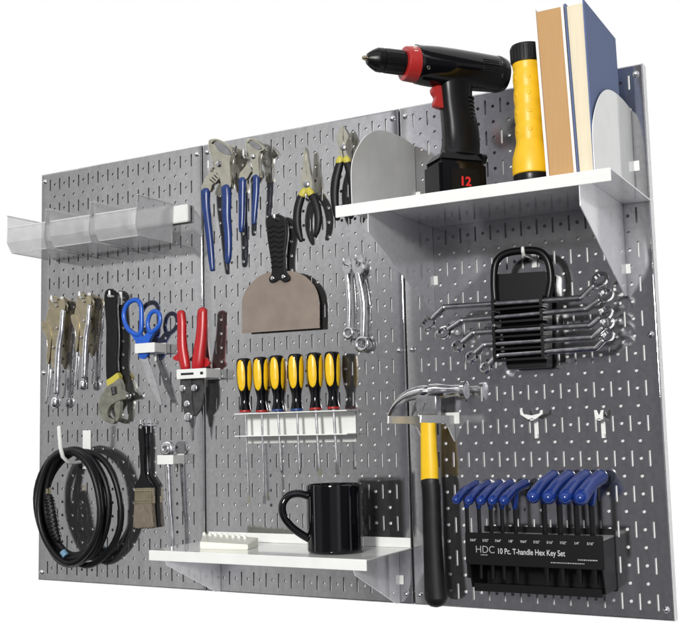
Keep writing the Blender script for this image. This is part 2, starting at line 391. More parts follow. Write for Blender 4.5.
# ------------------------------------------------------------------ adjustable wrench
z = Z(90, 280, 4.15)
root = thing('adjustable_wrench', P(110, 350, 0), 'adjustable wrench with thick black handle and grey green head, hung jaw down', 'wrench')
plate(z, 'handle', [(57,80),(60,52),(70,38),(84,36),(100,48),(108,75),(106,110),(110,180),(112,260),(108,340),(110,385),(92,402),(68,418),(64,330),(65,200),(60,130)], .85, .38, 'rubber', root, .12, 3)
b = BM(); lathe(b, P(*z.px((80,64)), .86), (0,-1,0), [(0,.16),(.03,.16),(.05,.12),(.05,.0)], 16); mk('hang_eyelet', b, 'chrome', root)
plate(z, 'yellow_collar', [(67,416),(88,402),(112,384),(121,400),(119,414),(96,428),(71,442)], .9, .42, 'olive', root, .05, 1)
plate(z, 'head', [(70,440),(96,425),(118,408),(127,430),(134,458),(150,470),(150,492),(128,498),(108,508),(88,520),(75,540),(72,562),(84,574),(102,580),(96,597),(76,594),(56,582),(40,560),(33,532),(38,494),(54,462)], .92, .42, 'forged', root, .08, 3)
plate(z, 'movable_jaw', [(106,508),(124,500),(126,530),(122,570),(112,588),(104,582),(106,560),(100,535)], .86, .30, 'forged', root, .06, 3)
ww = plate(z, 'worm_window', [(86,446),(108,442),(112,472),(91,480)], .95, .1, 'dark_hole', root, .01, 1)
b = BM(); c0 = P(*z.px((98,448)), .96); c1 = P(*z.px((101,474)), .96)
lathe(b, c0, c1-c0, [(i*(c1-c0).length/10, .13 if i % 2 else .10) for i in range(11)], 14); mk('worm_screw', b, 'dull', ww, 20)
b = BM(); lathe(b, P(*z.px((150,482)), .75), (1,0,-.15), [(0,.12),(.12,.12),(.14,.19),(.34,.19),(.38,.1),(.38,0)], 18); mk('pivot_knob', b, 'chrome', root)
peg(109.5, 296, 1.25, label='small peg through the hole of the black handled adjustable wrench', matn='white', r=.09)

# ------------------------------------------------------------------ scissors
root = thing('scissors', P(150, 350, 0), 'blue handled scissors standing point down in a small white holder', 'scissors')
d = 1.0
def loop_tube(z, name, pts, w, d, m_, par, fy=.8):
    q = smooth_loop(z.pl(pts, d), 5); r = w/z.o[2]*wid(*z.px(pts[0]), d)/2
    return mk(name, tube(BM(), q, r, 12, fy, closed=True), m_, par, 60)
loop_tube(z, 'finger_loop', [(150,108),(170,88),(195,84),(211,105),(214,150),(213,200),(206,224),(192,226),(166,212),(148,185),(140,145)], 16, d, 'bright_blue', root)
loop_tube(z, 'thumb_loop', [(240,175),(248,145),(264,130),(282,134),(291,155),(288,185),(272,205),(252,216),(242,200)], 15, d, 'bright_blue', root)
plate(z, 'grip_neck', [(160,198),(186,224),(208,222),(218,236),(232,222),(246,208),(272,206),(256,232),(242,262),(240,300),(228,326),(206,324),(196,300),(190,262),(172,230)], d+.06, .30, 'bright_blue', root, .08, 3)
plate(z, 'blade', [(208,322),(236,318),(256,370),(280,440),(300,516),(292,522),(278,500),(240,420)], d-.02, .10, 'chrome', root, .02, 1)
plate(z, 'blade', [(214,324),(228,322),(268,420),(290,500),(284,512),(250,440)], d-.14, .09, 'dull', root, .02, 1)
def clip(name, z_, q, d, depth, label, slots=False, grp='small white tool holders'):
    a = P(*z_.px(q[0]), d); c = P(*z_.px(q[1]), d)
    root = thing(name, ((a.x+c.x)/2, 0, min(a.z, c.z)), label, 'tool holder', grp)
    x0, x1, z0, z1 = min(a.x, c.x), max(a.x, c.x), min(a.z, c.z), max(a.z, c.z)
    b = BM(); box(b, x0, x1, -d, -d+.07, z0, z1, .02); mk('front_lip', b, 'white', root)
    for xa in (x0, x1-.07):
        b = BM(); box(b, xa, xa+.07, -d+.071, -.05, z0+.02, z1-.02, .02); mk('side_arm', b, 'white', root)
    b = BM(); box(b, x0, x1, -.05, -.005, z0-.05, z1+.05, .01); mx = (x0+x1)/2
    tube(b, [(mx, -.08, z0), (mx, -.08, z0-.5)], .09, 10); mk('back_plate', b, 'white', root)
    if slots:
        b = BM(); w = x1-x0; zm = (z0+z1)/2
        box(b, x0+w*.15, x0+w*.58, -d-.004, -d+.03, zm-.08, zm+.08, 0); box(b, x0+w*.80, x0+w*.9, -d-.004, -d+.03, zm-.1, zm+.1, 0)
        mk('punched_slot', b, 'dark_hole', root)
    return root
clip('clip_holder', z, ((185,265),(268,299)), 1.35, 1.3, 'small white holder around the neck of the blue scissors')

# ------------------------------------------------------------------ tin snips
z = Z(160, 290, 3.9)
root = thing('tin_snips', P(190, 370, 0), 'red handled tin snips with black blades pointing down in a white holder', 'snips')
d = 1.2
grip(z, 'handle', [(82,92,30),(86,130,33),(86,180,34),(88,230,37),(96,280,38),(100,304,34)], d, 'red', root, .75)
grip(z, 'handle', [(166,84,36),(165,130,38),(162,180,40),(156,230,44),(150,280,46),(146,304,40)], d, 'red', root, .75)
plate(z, 'thumb_guard', [(76,240),(62,252),(48,266),(62,276),(80,274)], d-.1, .25, 'red', root, .05, 2)
plate(z, 'thumb_guard', [(176,262),(192,284),(186,296),(170,300)], d-.1, .25, 'red', root, .05, 2)
plate(z, 'blade', [(78,344),(120,344),(122,420),(128,470),(130,500),(124,540),(112,512),(95,485),(84,430)], d+.05, .22, 'snip_steel', root, .04, 2)
plate(z, 'blade', [(122,344),(165,344),(167,420),(158,465),(134,496),(124,540),(116,500),(112,440)], d-.12, .22, 'snip_steel', root, .04, 2)
plate(z, 'cutting_tip', [(112,500),(138,492),(130,540),(124,592),(119,560)], d-.02, .14, 'dull', root, .03, 1)
for q, rr in (((88,385),.27),((134,383),.27),((105,445),.25),((110,497),.33)):
    b = BM(); lathe(b, P(*z.px(q), d+.05), (0,-1,0), [(0,rr),(.05,rr),(.09,rr*.8),(.10,rr*.4),(.10,0)], 18); mk('bolt', b, 'chrome', root)
clip('clip_holder', z, ((64,311),(180,342)), 1.7, 1.6, 'slotted white holder under the red grips of the tin snips', True)

# ------------------------------------------------------------------ cable coil and hook
b = BM(); 
tube(b, [(5.0,-.1,9.3),(5.0,-.8,9.05),(5.0,-1.5,9.0),(5.0,-2.1,9.1),(5.0,-2.6,9.5),(5.0,-2.85,10.2),(5.0,-2.95,11.0),(5.0,-3.0,11.65)], .17, 10, .8)
box(b, 4.6, 5.4, -.10, -.006, 8.5, 11.4, .02)
o = mk('cable_hook', b, 'white', None); tag(o, 'large white J shaped hook that the coiled black cable hangs on', 'hook')
root = thing('power_cable', (5, -.3, 2), 'coiled black power cable hanging in loops from the white hook', 'cable')
loops = [(68,507,32,56,2.2,0),(71,505,31,54,1.9,.4),(69,508,34,57,1.6,-.2),(76,505,33,55,1.4,.3),(84,508,37,57,1.1,0),(74,503,28,52,1.7,.6)]
pts = []
for i, (cx, cy, rx, ry, d, ph) in enumerate(loops):
    nx = loops[min(i+1, len(loops)-1)]
    for k in range(40):
        t = k/40; e = t*t*(3-2*t); L = [a+(b_-a)*max(0, (e-.5)*2) for a, b_ in zip((cx,cy,rx,ry,d), nx[:5])]
        a = -PI/2+2*PI*t
        wob = 1+.012*math.sin(5*a+ph*9)
        u = L[0]+L[2]*wob*math.cos(a)+3*math.sin(a)*.6; v = L[1]+L[3]*wob*math.sin(a)
        pts.append(P(u, v, L[4]))
mk('cord', tube(BM(), pts, .235, 10), 'cable', root, 60)
z = Z(25, 420, 3.89)
a, r = z.path([(92,300,26),(98,330,30),(106,380,34),(116,430,30),(128,465,22)], 1.9, 3)
b = BM(); tube(b, a, r, 16, .8)
for i in range(1, len(a)-1):
    q = a[i]; t = (a[i+1]-a[i-1]).normalized(); lathe(b, q-t*.06, t, [(0,r[i]-.02),(.03,r[i]+.03),(.11,r[i]+.03),(.14,r[i]-.02)], 18, up=(0,1,0))
pg = mk('plug', b, 'rubber', root, 40)
b = BM()
for pz in ((88,296),(100,292)):
    p0 = P(*z.px(pz), 1.9); box(b, p0.x-.1, p0.x-.04, p0.y-.1, p0.y+.1, p0.z-.1, p0.z+.55, .01)
mk('prong', b, 'ferrule', pg)
a, r = z.path([(140,520,34),(165,530,34)], 2.25, 1); mk('tape_wrap', tube(BM(), [P(*z.px((147,512)),2.05), P(*z.px((160,530)),2.05)], .25, 12, dome=False), 'tag_blue', root)

# ------------------------------------------------------------------ paint brush
z = Z(120, 420, 4.45)
root = thing('paint_brush', P(144, 480, 0), 'flat paint brush with glossy black handle, brassy ferrule and tan bristles', 'paint brush')
plate(z, 'handle', [(80,34),(84,20),(94,14),(104,22),(108,60),(112,120),(110,180),(113,235),(124,262),(138,285),(140,305),(66,305),(70,285),(84,255),(89,225),(86,170),(82,100)], .62, .34, 'black', root, .10, 3)
fe = plate(z, 'ferrule', [(64,303),(141,301),(142,372),(62,375)], .66, .42, 'ferrule', root, .06, 1)
b = BM()
for v in (318, 360):
    a = P(*z.px((62, v)), .68); c = P(*z.px((142, v-2)), .68); tube(b, [a, c], .035, 8)
mk('ferrule_bead', b, 'ferrule', fe)
plate(z, 'bristles', [(63,374),(141,371),(144,410),(149,466),(150,480),(146,474),(141,483),(136,476),(131,484),(126,478),(120,485),(114,478),(107,484),(101,477),(95,485),(88,479),(82,486),(76,479),(70,484),(64,477),(58,482),(58,466),(60,420)], .63, .36, 'bristle', root, .07, 1)
b = BM(); lathe(b, P(*z.px((93,32)), .63), (0,-1,0), [(0,.13),(.02,.13),(.03,.08),(.03,0)], 14); mk('hanging_hole_ring', b, 'chrome', root)
peg(141, 425.5, .95, label='small peg holding up the paint brush by its black handle', r=.08)

# ------------------------------------------------------------------ long rod tool in a holder
root = thing('flex_ratchet', P(172, 500, 0), 'long thin chrome ratchet with a round head, standing in a white holder', 'ratchet')
d = .85
a, r = z.path([(216,205,27),(220,300,24),(226,420,22),(230,440,17),(234,560,17)], d, 1); mk('shaft', tube(BM(), a, r, 16), 'chrome', root, 50)
c = P(*z.px((212,128)), d); b = BM(); lathe(b, c+Vector((0,.22,0)), (0,-1,0), [(0,.40),(.05,.52),(.40,.52),(.46,.44),(.47,.34),(.47,0)], 28); rh = mk('round_head', b, 'chrome', root)
b = BM(); lathe(b, c+Vector((0,-.25,0)), (0,-1,0), [(0,.27),(.03,.27),(.05,.22),(.02,.17),(.02,0)], 24); mk('selector_dial', b, 'dull', rh)
clip('clip_holder', z, ((165,157),(236,198)), 1.3, 1.2, 'small white holder below the round head of the chrome ratchet')

# ------------------------------------------------------------------ blue tongue-and-groove pliers
z = Z(195, 125, 4.15)
root = thing('groove_pliers', P(225, 190, 0), 'larger blue handled tongue and groove pliers, left of the pair', 'pliers', 'blue handled groove pliers')
d = 1.15
ja = plate(z, 'jaw_arm', [(54,80),(58,60),(78,55),(104,62),(132,80),(152,100),(158,114),(152,130),(146,160),(149,200),(150,258),(112,262),(104,232),(92,205),(78,175),(66,130)], d, .42, 'nickel', root, .10)
plate(z, 'jaw_bite', [(78,70),(98,70),(128,88),(146,110),(150,124),(130,122),(108,114),(90,98)], d+.07, .12, 'dull', ja, .05)
plate(z, 'jaw_ridge', [(60,66),(80,56),(106,62),(134,80),(154,102),(150,106),(130,86),(104,69),(82,64),(66,76)], d+.13, .14, 'nickel', ja, .03)
plate(z, 'pivot_arm', [(27,272),(30,245),(44,218),(60,196),(66,175),(84,178),(100,200),(100,220),(88,238),(72,250),(62,276)], d-.15, .30, 'nickel', root, .06)
grip(z, 'handle', [(129,262,38),(132,300,37),(132,380,34),(137,440,31),(139,500,30),(138,545,27),(136,568,20)], d-.1, 'blue', root, .7)
grip(z, 'handle', [(44,276,36),(46,340,32),(54,410,29),(62,480,27),(68,550,25),(72,600,18)], d-.2, 'blue', root, .7)
b = BM(); lathe(b, P(*z.px((98,162)), d+.02), (0,-1,0), [(0,.22),(.06,.22),(.12,.17),(.14,.09),(.14,0)], 18); mk('pivot_bolt', b, 'chrome', root)
b = BM()
for i in range(4):
    p0 = P(*z.px((62+i*9, 226-i*9)), d-.14); p1 = P(*z.px((78+i*7, 240-i*10)), d-.14); tube(b, [p0+Vector((0,-.01,0)), p1+Vector((0,-.01,0))], .035, 6)
mk('groove', b, 'dark_hole', root)
root = thing('groove_pliers', P(247, 190, 0), 'smaller blue handled tongue and groove pliers, above the spatula', 'pliers', 'blue handled groove pliers')
d = 1.0
ja = plate(z, 'jaw_arm', [(208,78),(212,60),(228,54),(250,57),(272,74),(288,92),(288,104),(270,114),(266,150),(268,214),(240,218),(238,185),(230,150),(216,115)], d, .36, 'nickel', root, .09)
plate(z, 'jaw_bite', [(222,68),(240,66),(262,80),(276,96),(262,102),(244,96),(230,84)], d+.06, .1, 'dull', ja, .03)
plate(z, 'jaw_ridge', [(213,66),(228,55),(250,58),(272,74),(288,94),(284,98),(268,82),(248,66),(230,63),(217,74)], d+.10, .12, 'nickel', ja, .03)
plate(z, 'pivot_arm', [(182,224),(185,200),(200,182),(214,165),(230,172),(236,190),(226,205),(212,226)], d-.13, .26, 'nickel', root, .05)
grip(z, 'handle', [(254,216,28),(254,270,27),(250,330,25),(246,380,22),(245,408,17)], d-.1, 'blue', root, .7)
grip(z, 'handle', [(197,228,30),(196,300,27),(195,370,25),(193,420,22),(191,440,16)], d-.2, 'blue', root, .7)
b = BM(); lathe(b, P(*z.px((240,130)), d+.02), (0,-1,0), [(0,.18),(.06,.18),(.10,.14),(.12,.07),(.12,0)], 18); mk('pivot_bolt', b, 'chrome', root)
peg(208.5, 169.5, 1.3, label='small peg beside the pivot of the larger blue pliers', r=.08, rise=.6, matn='white')
peg(243.5, 157, 1.2, label='small peg beside the pivot of the smaller blue pliers', r=.07, rise=.5, matn='white')

# ------------------------------------------------------------------ needle nose and diagonal cutters
z = Z(280, 115, 4.61)
root = thing('needle_nose_pliers', P(308, 190, 0), 'needle nose pliers with black grips and yellow collars, hanging with legs spread', 'pliers')
d = .85
plate(z, 'jaw', [(108,168),(113,152),(118,156),(120,240),(126,300),(122,352),(104,352),(94,318),(96,290),(102,260),(106,220)], d, .30, 'nickel', root, .07)
plate(z, 'jaw', [(119,156),(124,170),(134,228),(143,280),(148,320),(146,346),(124,350),(120,300),(120,240)], d-.02, .28, 'nickel', root, .07)
b = BM(); lathe(b, P(*z.px((120,318)), d), (0,-1,0), [(0,.24),(.05,.24),(.08,.18),(.09,0)], 18); mk('pivot', b, 'dull', root)
grip(z, 'handle', [(106,362,30),(92,395,36),(82,440,37),(79,490,36),(84,530,32),(92,560,26),(98,578,18)], d-.05, 'rubber', root, .75)
grip(z, 'handle', [(136,360,30),(155,385,34),(168,420,36),(176,460,36),(176,500,32),(170,535,26),(162,556,18)], d-.05, 'rubber', root, .75)
grip(z, 'yellow_collar', [(112,350,30),(103,368,34)], d-.04, 'olive', root, .8, 1)
grip(z, 'yellow_collar', [(132,346,28),(143,364,34)], d-.04, 'olive', root, .8, 1)
peg(306, 199.5, 1.15, label='small peg under the pivot of the needle nose pliers', r=.08, matn='chrome')
root = thing('diagonal_cutters', P(343, 170, 0), 'diagonal cutters with black grips, partly hidden by the upper shelf end', 'cutters')
d = .85
plate(z, 'jaw', [(262,95),(270,74),(282,56),(290,50),(290,100),(294,130),(286,150),(290,200),(272,206),(270,170),(264,130)], d, .32, 'nickel', root, .07)
plate(z, 'jaw', [(291,50),(300,62),(312,84),(316,102),(304,130),(300,150),(316,200),(300,206),(290,170),(293,130)], d-.02, .30, 'nickel', root, .07)
b = BM(); lathe(b, P(*z.px((290,148)), d), (0,-1,0), [(0,.22),(.05,.22),(.08,.16),(.09,0)], 18); mk('pivot', b, 'dull', root)
grip(z, 'handle', [(278,216,34),(266,260,38),(256,310,40),(252,360,38),(254,410,34),(260,450,30),(266,478,22)], d-.05, 'rubber', root, .75)
grip(z, 'handle', [(308,214,32),(322,260,36),(334,310,36),(340,360,36),(338,410,32),(332,450,28),(326,472,20)], d-.05, 'rubber', root, .75)
grip(z, 'yellow_collar', [(278,203,32),(275,216,36)], d-.04, 'olive', root, .8, 1)
grip(z, 'yellow_collar', [(306,203,32),(310,214,34)], d-.04, 'olive', root, .8, 1)

# ------------------------------------------------------------------ wide spatula
z = Z(230, 210, 4.617)
root = thing('putty_knife', P(283, 270, 0), 'wide flat putty knife with brown blade and wavy black handle', 'putty knife')
plate(z, 'blade', [(55,569),(54,500),(54,430),(57,410),(63,392),(73,371),(88,349),(107,328),(128,310),(152,296),(178,287),(225,283),(272,281),(299,284),(322,292),(349,308),(372,329),(389,350),(400,371),(408,398),(412,430),(413,490),(413,545)], .62, .06, 'blade', root, .012, 1)
ph_ = plate(z, 'handle', [(184,335),(178,315),(190,292),(188,240),(180,190),(172,140),(168,90),(170,45),(185,25),(212,17),(240,27),(257,55),(262,110),(256,160),(252,210),(254,280),(272,305),(270,325),(245,333),(225,320),(205,332)], .82, .36, 'rubber', root, .10, 3)
b = BM()
for i in range(9):
    y0 = 78+i*23; w0 = 168+i*2.2; w1 = 258-abs(i-2)*.5-i*.6
    q = [P(*z.px((w0+(w1-w0)*k/12, y0+4*math.sin(k/12*4*PI))), .84) for k in range(1, 12)]
    tube(b, q, .05, 6, .6)
mk('grip_rib', b, 'blackp', ph_)
for q in ((196,315),(247,308)):
    b = BM(); lathe(b, P(*z.px(q), .82), (0,-1,0), [(0,.13),(.04,.13),(.06,.08),(.06,0)], 14); mk('rivet', b, 'chrome', root)
peg(274.5, 218.5, 1.2, label='small silver peg through the top of the putty knife handle', r=.14, rise=.22)

# ------------------------------------------------------------------ two small combination wrenches
def combo(name, top, mid, bot, w, rr, label):
    d = .45
    root = thing(name, P(*mid, 0), label, 'wrench', 'small combination wrenches hung side by side')
    z = Z(0, 0, 1)
    a, r = z.path([(top[0]+.3, top[1]+7, w*.95), (mid[0], mid[1], w), (bot[0], bot[1]-rr*.8, w*.75)], d, 4)
    mk('shaft', tube(BM(), a, r, 12, .6), 'chrome', root, 50)
    k = rr/7.0; u, v = top
    plate(z, 'open_jaw', [(u-5*k,v-7*k),(u-2.5*k,v-6*k),(u-1.6*k,v-1*k),(u+.6*k,v+.6*k),(u+2.4*k,v-1*k),(u+3*k,v-4*k),(u+5*k,v-3*k),(u+5.2*k,v+2*k),(u+3*k,v+7*k),(u-1.5*k,v+8*k),(u-5.2*k,v+2*k)], d+.1, .2, 'chrome', root, .04, 2)
    c = P(*bot, d); R_ = rr*wid(*bot, d); b = BM()
    pr = [c+Vector((math.cos(t)*R_*.72, 0, math.sin(t)*R_*.72)) for t in [2*PI*i/24 for i in range(24)]]
    tube(b, pr, R_*.30, 10, 1.0 if R_ > .3 else 1.2, closed=True); mk('box_ring', b, 'chrome', root, 50)
combo('combination_wrench', (346.5,268), (348.8,300), (348.5,333), 5.0, 5.8, 'smaller chrome combination wrench, left of the two hanging by the seam')
combo('combination_wrench', (357.5,266.5), (363,303), (362.5,344), 6.2, 7.6, 'larger chrome combination wrench, right of the two hanging by the seam')
peg(343.5, 264, .7, label='small hook at the top of the smaller combination wrench', r=.07)
peg(356, 260.5, .7, label='small hook at the top of the larger combination wrench', r=.07)

# ------------------------------------------------------------------ screwdrivers and rack
root = thing('screwdriver_rack', (24, 0, 10.2), 'white wall rack with two thin shelves holding the six screwdrivers', 'rack')
b = BM(); box(b, 19.7, 28.2, -.06, -.005, 10.2, 12.18, .01); mk('back_plate', b, 'white', root)
b = BM()
for zz in (12.22, 10.72): box(b, 19.75, 28.45, -1.75, -.061, zz-.035, zz+.035, .01)
mk('shelf_strip', b, 'white', root)
drv = [(243.8,358.2,412,249,503,'rednozzle','flat tip screwdriver with the longest reach, first from the left in the rack'),
 (260.3,356.9,412,264.5,504,'rednozzle','long screwdriver with a dark red band, second from the left in the rack'),
 (276.5,355.3,411,281.7,473.8,'bluenozzle','dark blue banded screwdriver, third from the left in the rack'),
 (295.5,353.8,410.5,300,474.7,'bluenozzle','dark blue banded screwdriver, third from the right in the rack'),
 (314.3,352.5,409.5,320,476.6,'rednozzle','screwdriver with a dark red band, second from the right in the rack'),
 (332,351.5,408.5,337.5,471,'rednozzle','yellow and black screwdriver at the right end of the rack')]
for i, (u, v0, v1, ub, vb, band, lab) in enumerate(drv):
    d = 1.2; top = P(u, v0, d); bot = P(u+1.6, v1, d); tip = P(ub, vb, d); bot.z = max(bot.z, 12.30)
    root = thing('screwdriver', tip, lab, 'screwdriver', 'yellow and black screwdrivers in the rack')
    H = (top-bot).length; ax = (bot-top).normalized(); b = BM()
    prof = [(0,.16),(.03,.30),(.10,.37),(.25,.41),(.9,.43),(1.6,.41),(2.1,.36),(2.45,.28),(2.75,.24),(3.1,.25),(3.45,.30),(3.6,.33)]
    k = H/3.72; prof = [(t*k, r*1.26) for t, r in prof]
    lathe(b, top, ax, prof, 24); hd_ = mk('handle', b, 'black', root, 50)
    b = BM(); lathe(b, top+ax*prof[-1][0], ax, [(0,.40),(.06,.42),(.14,.40),(.15,.1),(.15,0)], 20); mk('colour_band', b, band, root)
    rots = 4; ph = -1.48
    ph += random.uniform(-.12, .12)
    for j in range(rots):      # yellow inlays on the handle's flats
        a0 = ph+j*2*PI/rots; nrm = Vector((math.cos(a0), math.sin(a0), 0)); tan = Vector((-math.sin(a0), math.cos(a0), 0)); n = 22
        c = top+ax*(1.22*k); bb = BM(); rows = []
        for q in range(n+1):
            s = -1+2*q/n; hw = .29*math.sqrt(max(0, 1-abs(s)**2.6)); tt = 1.22*k+s*1.08*k
            rad = [r for r in [0]][0]
            for (ta, ra), (tb, rb) in zip(prof, prof[1:]):
                if ta <= tt <= tb: rad = ra+(rb-ra)*(tt-ta)/(tb-ta)
            row = []
            for g in range(7):
                ang = (g/3-1)*hw/max(rad, .2)*1.15
                dirv = nrm*math.cos(ang)+tan*math.sin(ang); lift = .022*(1-(abs(g-3)/3)**2)+.002
                row.append(bb.verts.new(top+ax*tt+dirv*(rad+lift)))
            rows.append(row)
        for A, B in zip(rows, rows[1:]):
            for g in range(6):
                try: bb.faces.new((A[g], A[g+1], B[g+1], B[g]))
                except ValueError: pass
        mk('yellow_inlay', bb, 'yellow', hd_, 60)
    s0 = bot; L = (tip-s0).length; sa = (tip-s0).normalized(); r0 = .085 if i in (0,1,2,3) else .10
    b = BM(); lathe(b, s0, sa, [(-.1,r0),(L-.55,r0)], 12); mk('shaft', b, 'chrome', root)
    b = BM()
    if i in (0, 1, 4, 5):
        e = tip-sa*.55; w2 = r0*1.5
        hexa(b, [e+Vector((-r0*.8,-r0*.8,0)), e+Vector((r0*.8,-r0*.8,0)), tip+Vector((w2,-.02,0)), tip+Vector((-w2,-.02,0)), e+Vector((-r0*.8,r0*.8,0)), e+Vector((r0*.8,r0*.8,0)), tip+Vector((w2,.02,0)), tip+Vector((-w2,.02,0))], .01)
    else: lathe(b, s0+sa*(L-.55), sa, [(0,r0),(.3,r0),(.42,r0*.8),(.55,.01)], 12)
    mk('tip', b, 'nickel' if i in (0,4) else 'dull', root)

# ------------------------------------------------------------------ lower shelf
root = thing('lower_shelf', (24, 0, 0), 'short white shelf at the bottom of the middle panel, under the black mug', 'shelf', 'white shelves on brackets')
b = BM(); box(b, 16.02, 31.98, -6.2, -.02, 3.43, 3.5, .015); box(b, 16.02, 31.98, -6.26, -6.2, 2.86, 3.505, .02)
mk('shelf_board', b, 'white', root)
b = BM(); box(b, 16.3, 31.9, -.08, -.02, 3.51, 4.12, .015); mk('back_upstand', b, 'white', root)
def bracket(x, pts, par, tabs=()):
    mk('bracket', prism(BM(), [Vector((x, y, z_)) for y, z_ in pts], .06, .012, (1,0,0)), 'sheet', par)
    for tz in tabs:
        b = BM(); box(b, x-.28, x+.32, -.045, -.006, tz-.28, tz+.28, .01); mk('mounting_tab', b, 'white', par)
bracket(17.2, [(-.02,.10),(-.6,.10),(-5.95,2.55),(-6.1,2.85),(-6.1,3.42),(-.02,3.42)], root, ())
bracket(31.0, [(-.02,.10),(-.6,.10),(-5.95,2.55),(-6.1,2.85),(-6.1,3.42),(-.02,3.42)], root, (1.5,))
# ------------------------------------------------------------------ upper shelf
root = thing('upper_shelf', (40, 0, 18.3), 'deep white shelf with rounded end plates, under the drill and books', 'shelf', 'white shelves on brackets')
b = BM(); box(b, 32.02, 47.88, -9.0, -.02, 23.72, 23.79, .0); box(b, 32.02, 47.88, -9.06, -9.0, 23.12, 23.80, .02)
sb = mk('shelf_board', b, ('white', 'sheet'), root)
for p in sb.data.polygons:
    if p.normal.z < -.9 and p.area > .01: p.material_index = 1
BP = [(-.02,18.35),(-.55,18.25),(-9.0,22.05),(-9.0,22.55),(-8.95,23.71),(-.02,23.71)]
bracket(34.05, BP, root, (20.3,)); bracket(46.2, BP, root, (19.9,))
for i, x in enumerate((33.0, 47.0)):
    q = [(-.03,23.8),(-8.9,23.8),(-8.9,25.7),(-8.5,26.75),(-7.4,27.95),(-6.0,28.8),(-4.3,29.25),(-2.1,29.4),(-.03,29.3)]
    q2 = [Vector((x, a, c)) for a, c in q[:2]]+smooth_loop([Vector((x, a, c)) for a, c in q[1:]], 4, closed=False)[1:]
    mk('end_plate', prism(BM(), q2, .05, .012, (1,0,0)), 'white', root)
    b = BM(); tz = 25.9; box(b, x-.25, x+.35, -.045, -.006, tz-.3, tz+.3, .01); mk('mounting_tab', b, 'white', root)

# ------------------------------------------------------------------ mug
c = Vector((28.35, -3.35, 3.505)); H = 4.15; Rm = 1.76
root = thing('mug', c, 'glossy black coffee mug with its handle to the left, on the lower shelf', 'mug')
b = BM(); lathe(b, c, (0,0,1), [(0,1.2),(.0,1.60),(.03,1.67),(.10,Rm-.03),(.18,Rm),(H-.15,Rm),(H-.03,Rm-.02),(H,Rm-.08),(H-.04,Rm-.15),(H-.3,Rm-.17),(.4,Rm-.17),(.3,1.3),(.3,0)], 64)
mk('cup', b, 'black', root, 40)
z = Z(270, 470, 4.453)
hd = Vector((-.80, -.60, 0)).normalized()
def hp(s, zz): return c+hd*s+Vector((0,0,zz))
cup_h = smooth_loop([hp(Rm-.1,3.45),hp(Rm+.45,3.62),hp(Rm+1.10,3.52),hp(Rm+1.50,3.0),hp(Rm+1.45,2.3),hp(Rm+1.0,1.65),hp(Rm+.45,1.2),hp(Rm-.1,.85)], 5, closed=False)
mk('handle', tube(BM(), cup_h, .24, 16, 1.25, ref=hd.cross(Vector((0,0,1)))), 'black', root, 60)

# ------------------------------------------------------------------ toothed tray on the lower shelf
root = thing('toothed_tray', (19.5, -3.8, 3.505), 'small cream plastic tray with a toothed back rim, on the lower shelf', 'tray')
b = BM(); hexa(b, [(18.9,-4.6,3.506),(22.3,-4.1,3.506),(22.3,-4.1,3.82),(18.9,-4.6,3.95),(17.7,-2.6,3.506),(22.0,-2.4,3.506),(22.0,-2.4,4.10),(17.7,-2.6,4.25)], .04)
mk('body', b, 'cream', root)
b = BM()
for k in range(8):
    x = 17.75+k*.47; lathe(b, (x+.12, -2.72-k*.0+.0, 4.15-k*.017), (0,0,1), [(0,.13),(.14,.12),(.22,.06),(.23,0)], 10)
mk('tooth_row', b, 'cream', root)

# ------------------------------------------------------------------ hammer, its holder
root = thing('hammer_holder', (34, 0, 10.2), 'two pronged white holder with triangular gussets, carrying the claw hammer', 'tool holder')
for x in (32.98, 35.08):
    q = [(-.02,11.72),(-5.0,11.74),(-5.05,11.30),(-1.6,11.25),(-1.0,11.0),(-.5,10.5),(-.02,10.1)]
    mk('prong', prism(BM(), [Vector((x, a, c_)) for a, c_ in q], .09, .015, (1,0,0)), 'white', root)
b = BM(); box(b, 32.7, 35.5, -.05, -.006, 11.2, 11.9, .01); mk('back_plate', b, 'white', root)
z = Z(380, 370, 5.19)
root = thing('claw_hammer', P(430, 520, 1.3), 'claw hammer with chrome head, yellow shaft and black rubber grip', 'hammer')
d = 1.55
a, r = z.path([(250,238,78),(251,300,80),(253,400,84),(257,500,90),(258,572,90)], d, 1); mk('shaft', tube(BM(), a, r, 20, .62, dome=False), 'yellow', root, 50)
z8 = Z(400, 460, 4.15)
a, r = z8.path([(124,84,74),(130,150,74),(134,300,76),(140,430,80),(146,540,88),(149,578,92)], d, 3); mk('rubber_grip', tube(BM(), a, r, 20, .66), 'rubber', root, 50)
es_ = plate(z, 'eye_socket', [(184,150),(196,128),(290,122),(292,160),(290,236),(200,236),(186,200)], d+.42, .84, 'dull', root, .12, 1)
a, r = z.path([(300,108,30),(240,112,62),(180,122,62),(130,142,48),(90,172,36),(62,205,25),(44,240,16)], d, 4)
mk('claw', tube(BM(), a, r, 18, 1.25), 'chrome', root, 60)
c = P(*z.px((285,112)), d); e = P(*z.px((452,104)), d); ax = e-c; L = ax.length
b = BM(); lathe(b, c, ax, [(-.3,.48),(.2,.50),(L*.35,.40),(L*.62,.33),(L*.80,.36),(L*.84,.52),(L*.86,.56),(L*.98,.56),(L,.50),(L+.01,0)], 32); mk('striking_face', b, 'chrome', root, 40)
b = BM(); 
for s in (-1, 1):
    p0 = P(*z.px((232+s*14, 215)), d+.44); p1 = P(*z.px((236+s*2, 168)), d+.44); tube(b, [p0, p1], .03, 6)
mk('embossed_mark', b, 'chrome', es_)

